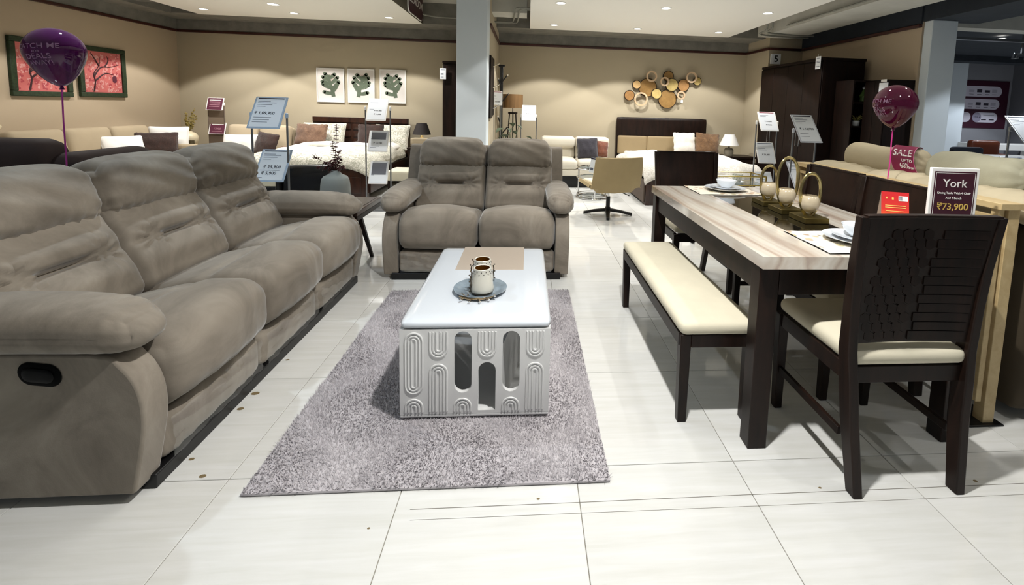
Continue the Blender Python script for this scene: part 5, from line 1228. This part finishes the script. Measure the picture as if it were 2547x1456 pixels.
def pot(loc,lab,seed):
    t=thing('small_potted_plant',lab,'plant',loc,0,'plants on the dark bookcase'); MB().lathe([(.035,0),(.04,.005),(.045,.07),(.04,.07),(.036,.06),(0,.055)],18).build('pot',m_china,t); r=random.Random(seed); ml=M('ochre_leaf','#6f6a33',.6)
    for i in range(14):
        a=r.random()*6.28; e=(.10*math.cos(a)*(.5+r.random()*.6),.10*math.sin(a)*(.5+.6*r.random()),.10+.07*r.random()); MB().tube([(0,0,.055),(e[0]*.5,e[1]*.5,e[2]*.8),e],[.004,.009,.001],5).build('leaf',ml,t)
pot((5.33,4.24,1.185),'white potted ochre plant at the left on the dark bookcase',1); pot((5.50,4.24,1.185),'white potted ochre plant at the right on the dark bookcase',2)
t=thing('green_bottle','green glass bottle on the lower shelf of the dark bookcase','bottle',(5.47,4.24,.82)); MB().lathe([(0,0),(.035,0),(.037,.01),(.037,.16),(.015,.21),(.013,.26),(0,.26)],18).build('bottle_body',M('green_glass','#1d6b35',.1,coat=.5),t); MB().cyl((0,0,.255),(0,0,.285),.015,n=10).build('cap',m_white,t)
t=thing('green_figurine','small green ornament on the upper shelf of the dark bookcase','ornament',(5.40,4.24,1.50)); MB().lathe([(.03,0),(.045,.01),(.035,.05),(.05,.08),(.03,.12),(.01,.17),(0,.18)],16).build('figure_body',M('olive_glaze','#5d7a3c',.3,coat=.4),t); MB().lathe([(.012,.17),(.02,.19),(.0,.21)],10).build('figure_tip',m_china,t)
t=thing('storage_box','small dark patterned box on the bottom visible shelf of the bookcase','box',(5.30,4.24,.82)); MB().box(-.06,.06,-.05,.05,0,.075).build('box_body',M('charcoal_pattern','#3a3f3c',.6,var=.5,vs=40),t,bevel=.003); MB().box(-.062,.062,-.052,.052,.075,.09).build('lid',M('charcoal_pattern','#3a3f3c'),t,bevel=.002)
sign_stand('white three-tier price stand in front of the dark wardrobe, left of the slanted grey one',(4.18,4.38,0),[(1.21,.25,.29,30,0,[(.3,.6),(.24,.4)],[(rs('1,10,000'),.022,-.02,0),(rs('99,900'),.022,-.2,0)],m_redhead,None),(.79,.25,.30,26,.0,[(.2,.5),(.12,.6)],[(rs('31,001'),.03,-.1,0)],m_inkg,None),(.40,.25,.28,26,0,[(.2,.5),(.1,.6)],[],None,None)],.145,m_white,m_paper,0,1.19)
sign_stand('grey slanted price stand showing 1,13,900 in front of the dark wardrobe',(3.98,3.2,0),[(1.165,.245,.375,40,0,L6+[(-.2,.5),(-.3,.5)],[(rs('1,13,900'),.036,-.03,0)],m_plumhead,None),(.66,.24,.34,38,-.02,L6,[],m_plumhead,None)],.13,M('silver_frame','#b9bcc4',.35),m_paper,0,1.14)
sign_stand('silver price stand with slanted white cards at the right edge',(5.36,2.2,0),[(1.23,.22,.33,40,.03,L6,[],m_inkg,None),(.86,.22,.33,40,.03,L6,[],m_inkg,None)],.10,m_steel,m_paper,0,1.24)
# gold trolley with cup
m_brass=M('polished_brass','#b39a4a',.2,metal=1)
t=thing('brass_trolley','slim brass serving trolley behind the dining table','trolley',(3.03,3.0,0))
for z in (.27,.59): MB().box(-.36,.36,-.16,.16,z,z+.008).build('tray',M('clear_glass','#dfe8e6',.03,trans=.9),t,bevel=.001)
for sx in (-1,1):
    for sy in (-1,1): MB().cyl((sx*.36,sy*.16,.06),(sx*.36,sy*.16,.68),.007,n=8).build('upright',m_brass,t); MB().lathe([(0,0),(.02,0),(.024,.03),(.01,.06),(0,.06)],12,(sx*.36,sy*.16,0)).build('caster',m_black,t)
for z in (.27,.59,.68):
    for sy in (-1,1): MB().cyl((-.36,sy*.16,z),(.36,sy*.16,z),.006,n=8).build('rail',m_brass,t)
    for sx in (-1,1): MB().cyl((sx*.36,-.16,z),(sx*.36,.16,z),.006,n=8).build('rail',m_brass,t)
t=thing('saucer','white saucer on the brass trolley','saucer',(3.14,2.95,.599)); MB().lathe([(0,0),(.04,0),(.075,.014),(.077,.016),(.04,.004),(0,.004)],28).build('saucer_body',m_china,t)
kk=NT('floral_china'); v_=kk.n('ShaderNodeTexVoronoi',Scale=70); kk.l(kk.coord('Object'),v_.inputs['Vector']); kk.set(**{'Base Color':kk.ramp(v_.outputs['Distance'],[(.25,'#7f8f7c'),(.4,'#e3e4dc')]),'Roughness':.15})
t=thing('teacup','floral white teacup on the saucer on the brass trolley','cup',(3.14,2.95,.604)); MB().lathe([(.025,0),(.03,.003),(.045,.03),(.052,.085),(.049,.085),(.042,.03),(0,.008)],28).build('cup_body',kk.m,t); MB().tube(crv([(.047,0,.07),(.075,0,.065),(.075,0,.035),(.043,0,.025)],5),.004,6).build('handle',m_china,t)
# chairs tucked in at the far right: dark ottoman and white tables beyond
t=thing('wall_poster','large plum product poster with white rounded panels on the far grey wall','poster',(12.35,9.545,1.715)); MB().box(-1.05,1.05,-.012,0,-.61,.61).build('plum_board',M('plum_poster','#3c1226',.5),t,bevel=.002)
mpn=M('poster_panel_white','#d9d4e0',.5); mpd=M('poster_dark_print','#3a3442',.6)
def pill(x0,x1,z0,z1):
    r=(z1-z0)/2; c=(z0+z1)/2; p=[(x1-r+r*math.cos(a),c+r*math.sin(a)) for a in np.linspace(-PI/2,PI/2,12)]+[(x0+r+r*math.cos(a),c+r*math.sin(a)) for a in np.linspace(PI/2,1.5*PI,12)]
    return MB().prism(p,-.016,-.012,'y').build('rounded_panel',mpn,t,smooth=False)
p1=pill(-.95,.85,.20,.47); p2=pill(-.95,.82,-.12,.14); p3=pill(-.95,.05,-.46,-.20); p4=pill(.10,.80,-.46,-.20)
for p_,z,xs in ((p1,.34,(-.6,-.3,0,.22,.44,.64)),(p2,.01,(-.6,-.3,0,.22,.44,.64))):
    for i,x in enumerate(xs): MB().box(x-.07,x+.07,-.0175,-.0162,z-.03,z+.03+.02*(i%2)).build('picture_block',mpd if i%3!=2 else M('poster_grey_print','#b9b4c2',.6),p_,smooth=False); MB().box(x-.06,x+.06,-.0175,-.0162,z-.085,z-.075).build('text_line',mpd,p_,smooth=False)
for x in (.42,.64): MB().box(x-.07,x+.07,-.0175,-.0162,-.40,-.37).build('picture_block',mpd,p4,smooth=False)
MB().disc((.22,-.0172,-.33),.125,28,'y').build('round_badge',M('poster_badge','#9a94a8',.5),p4,smooth=False); text('STEP 4',.06,mpd,p4,(.22,-.0178,-.33),bold=.01); MB().box(.4,.7,-.0175,-.0162,-.27,-.262).build('text_line',mpd,p4,smooth=False)
t=thing('white_counter','long white counter under the plum poster','counter',(12.5,8.7,0)); MB().box(-.9,.9,-.3,.3,.62,.76).build('counter_top',m_white,t,bevel=.006)
for s in (-1,1): MB().box(s*.84-.04,s*.84+.04,-.28,.28,0,.62).build('leg_panel',m_white,t,bevel=.004)
t=thing('leather_armchair','red-brown leather armchair in front of the far white counter','chair',(10.9,7.4,0)); mm=M('red_brown_leather','#5c2c18',.4,coat=.2); MB().soft((0,.0,.35),(.32,.3,.12),.06,(8,8,6)).build('seat',mm,t,ang=75); MB().soft((.0,.3,.60),(.34,.08,.28),.06,(10,5,8)).build('backrest',mm,t,ang=75); [MB().soft((s*.34,.02,.42),(.06,.32,.18),.05,(5,10,8)).build('arm',mm,t,ang=75) for s in (-1,1)]; [MB().cyl((a,b,0),(a,b,.26),.02,n=8).build('leg',m_esp,t) for a in (-.25,.25) for b in (-.22,.22)]
t=thing('white_table','white rectangular table beyond the oatmeal sofa','table',(8.3,4.9,0)); MB().box(-.7,.7,-.45,.45,.70,.76).build('table_top',m_white,t,bevel=.004); [MB().box(a-.04,a+.04,b-.04,b+.04,0,.7).build('leg',m_white,t,bevel=.003) for a in (-.62,.62) for b in (-.37,.37)]
t=thing('navy_chair','dark navy chair beside the white table','chair',(7.35,4.4,0)); mm=M('navy_fabric','#141a26',.8); MB().soft((0,0,.42),(.24,.24,.06),.04,(8,8,5)).build('seat',mm,t,ang=75); MB().soft((0,.22,.68),(.24,.05,.24),.04,(8,4,8)).build('backrest',mm,t,ang=75); [MB().cyl((a,b,0),(a,b,.38),.018,n=8).build('leg',m_black,t) for a in (-.2,.2) for b in (-.2,.2)]
# service ceiling details
t=thing('air_grille','black slotted air conditioning grille under the dark ceiling on the right','vent',(6.395,2.75,2.60)); MB().box(0,.02,-.75,.75,-.10,.10).build('frame',m_dark,t,bevel=.002)
for k in range(6): MB().box(.02,.03,-.72,.72,-.085+.03*k,-.075+.03*k).build('louvre',m_black,t,smooth=False)
t=thing('ceiling_track_light','silver twin spotlight under the dark ceiling on the right','spotlight',(9.6,6.0,2.5)); MB().cyl((0,0,0),(0,0,.32),.015,n=8).build('stem',m_steel,t); [MB().lathe([(.03,-.02),(.05,-.10),(.045,-.10),(.0,-.03)],16,(x,0,0)).build('lamp_head',m_chrome,t) for x in (-.12,.12)]; MB().box(-.14,.14,-.012,.012,-.03,0).build('crossbar',m_steel,t,bevel=.003)
o=MB().box(7.0,13.0,5.6,5.68,2.62,2.66).build('cable_tray',m_steel); tag(o,'thin pale cable tray running under the dark ceiling on the right','cable tray')
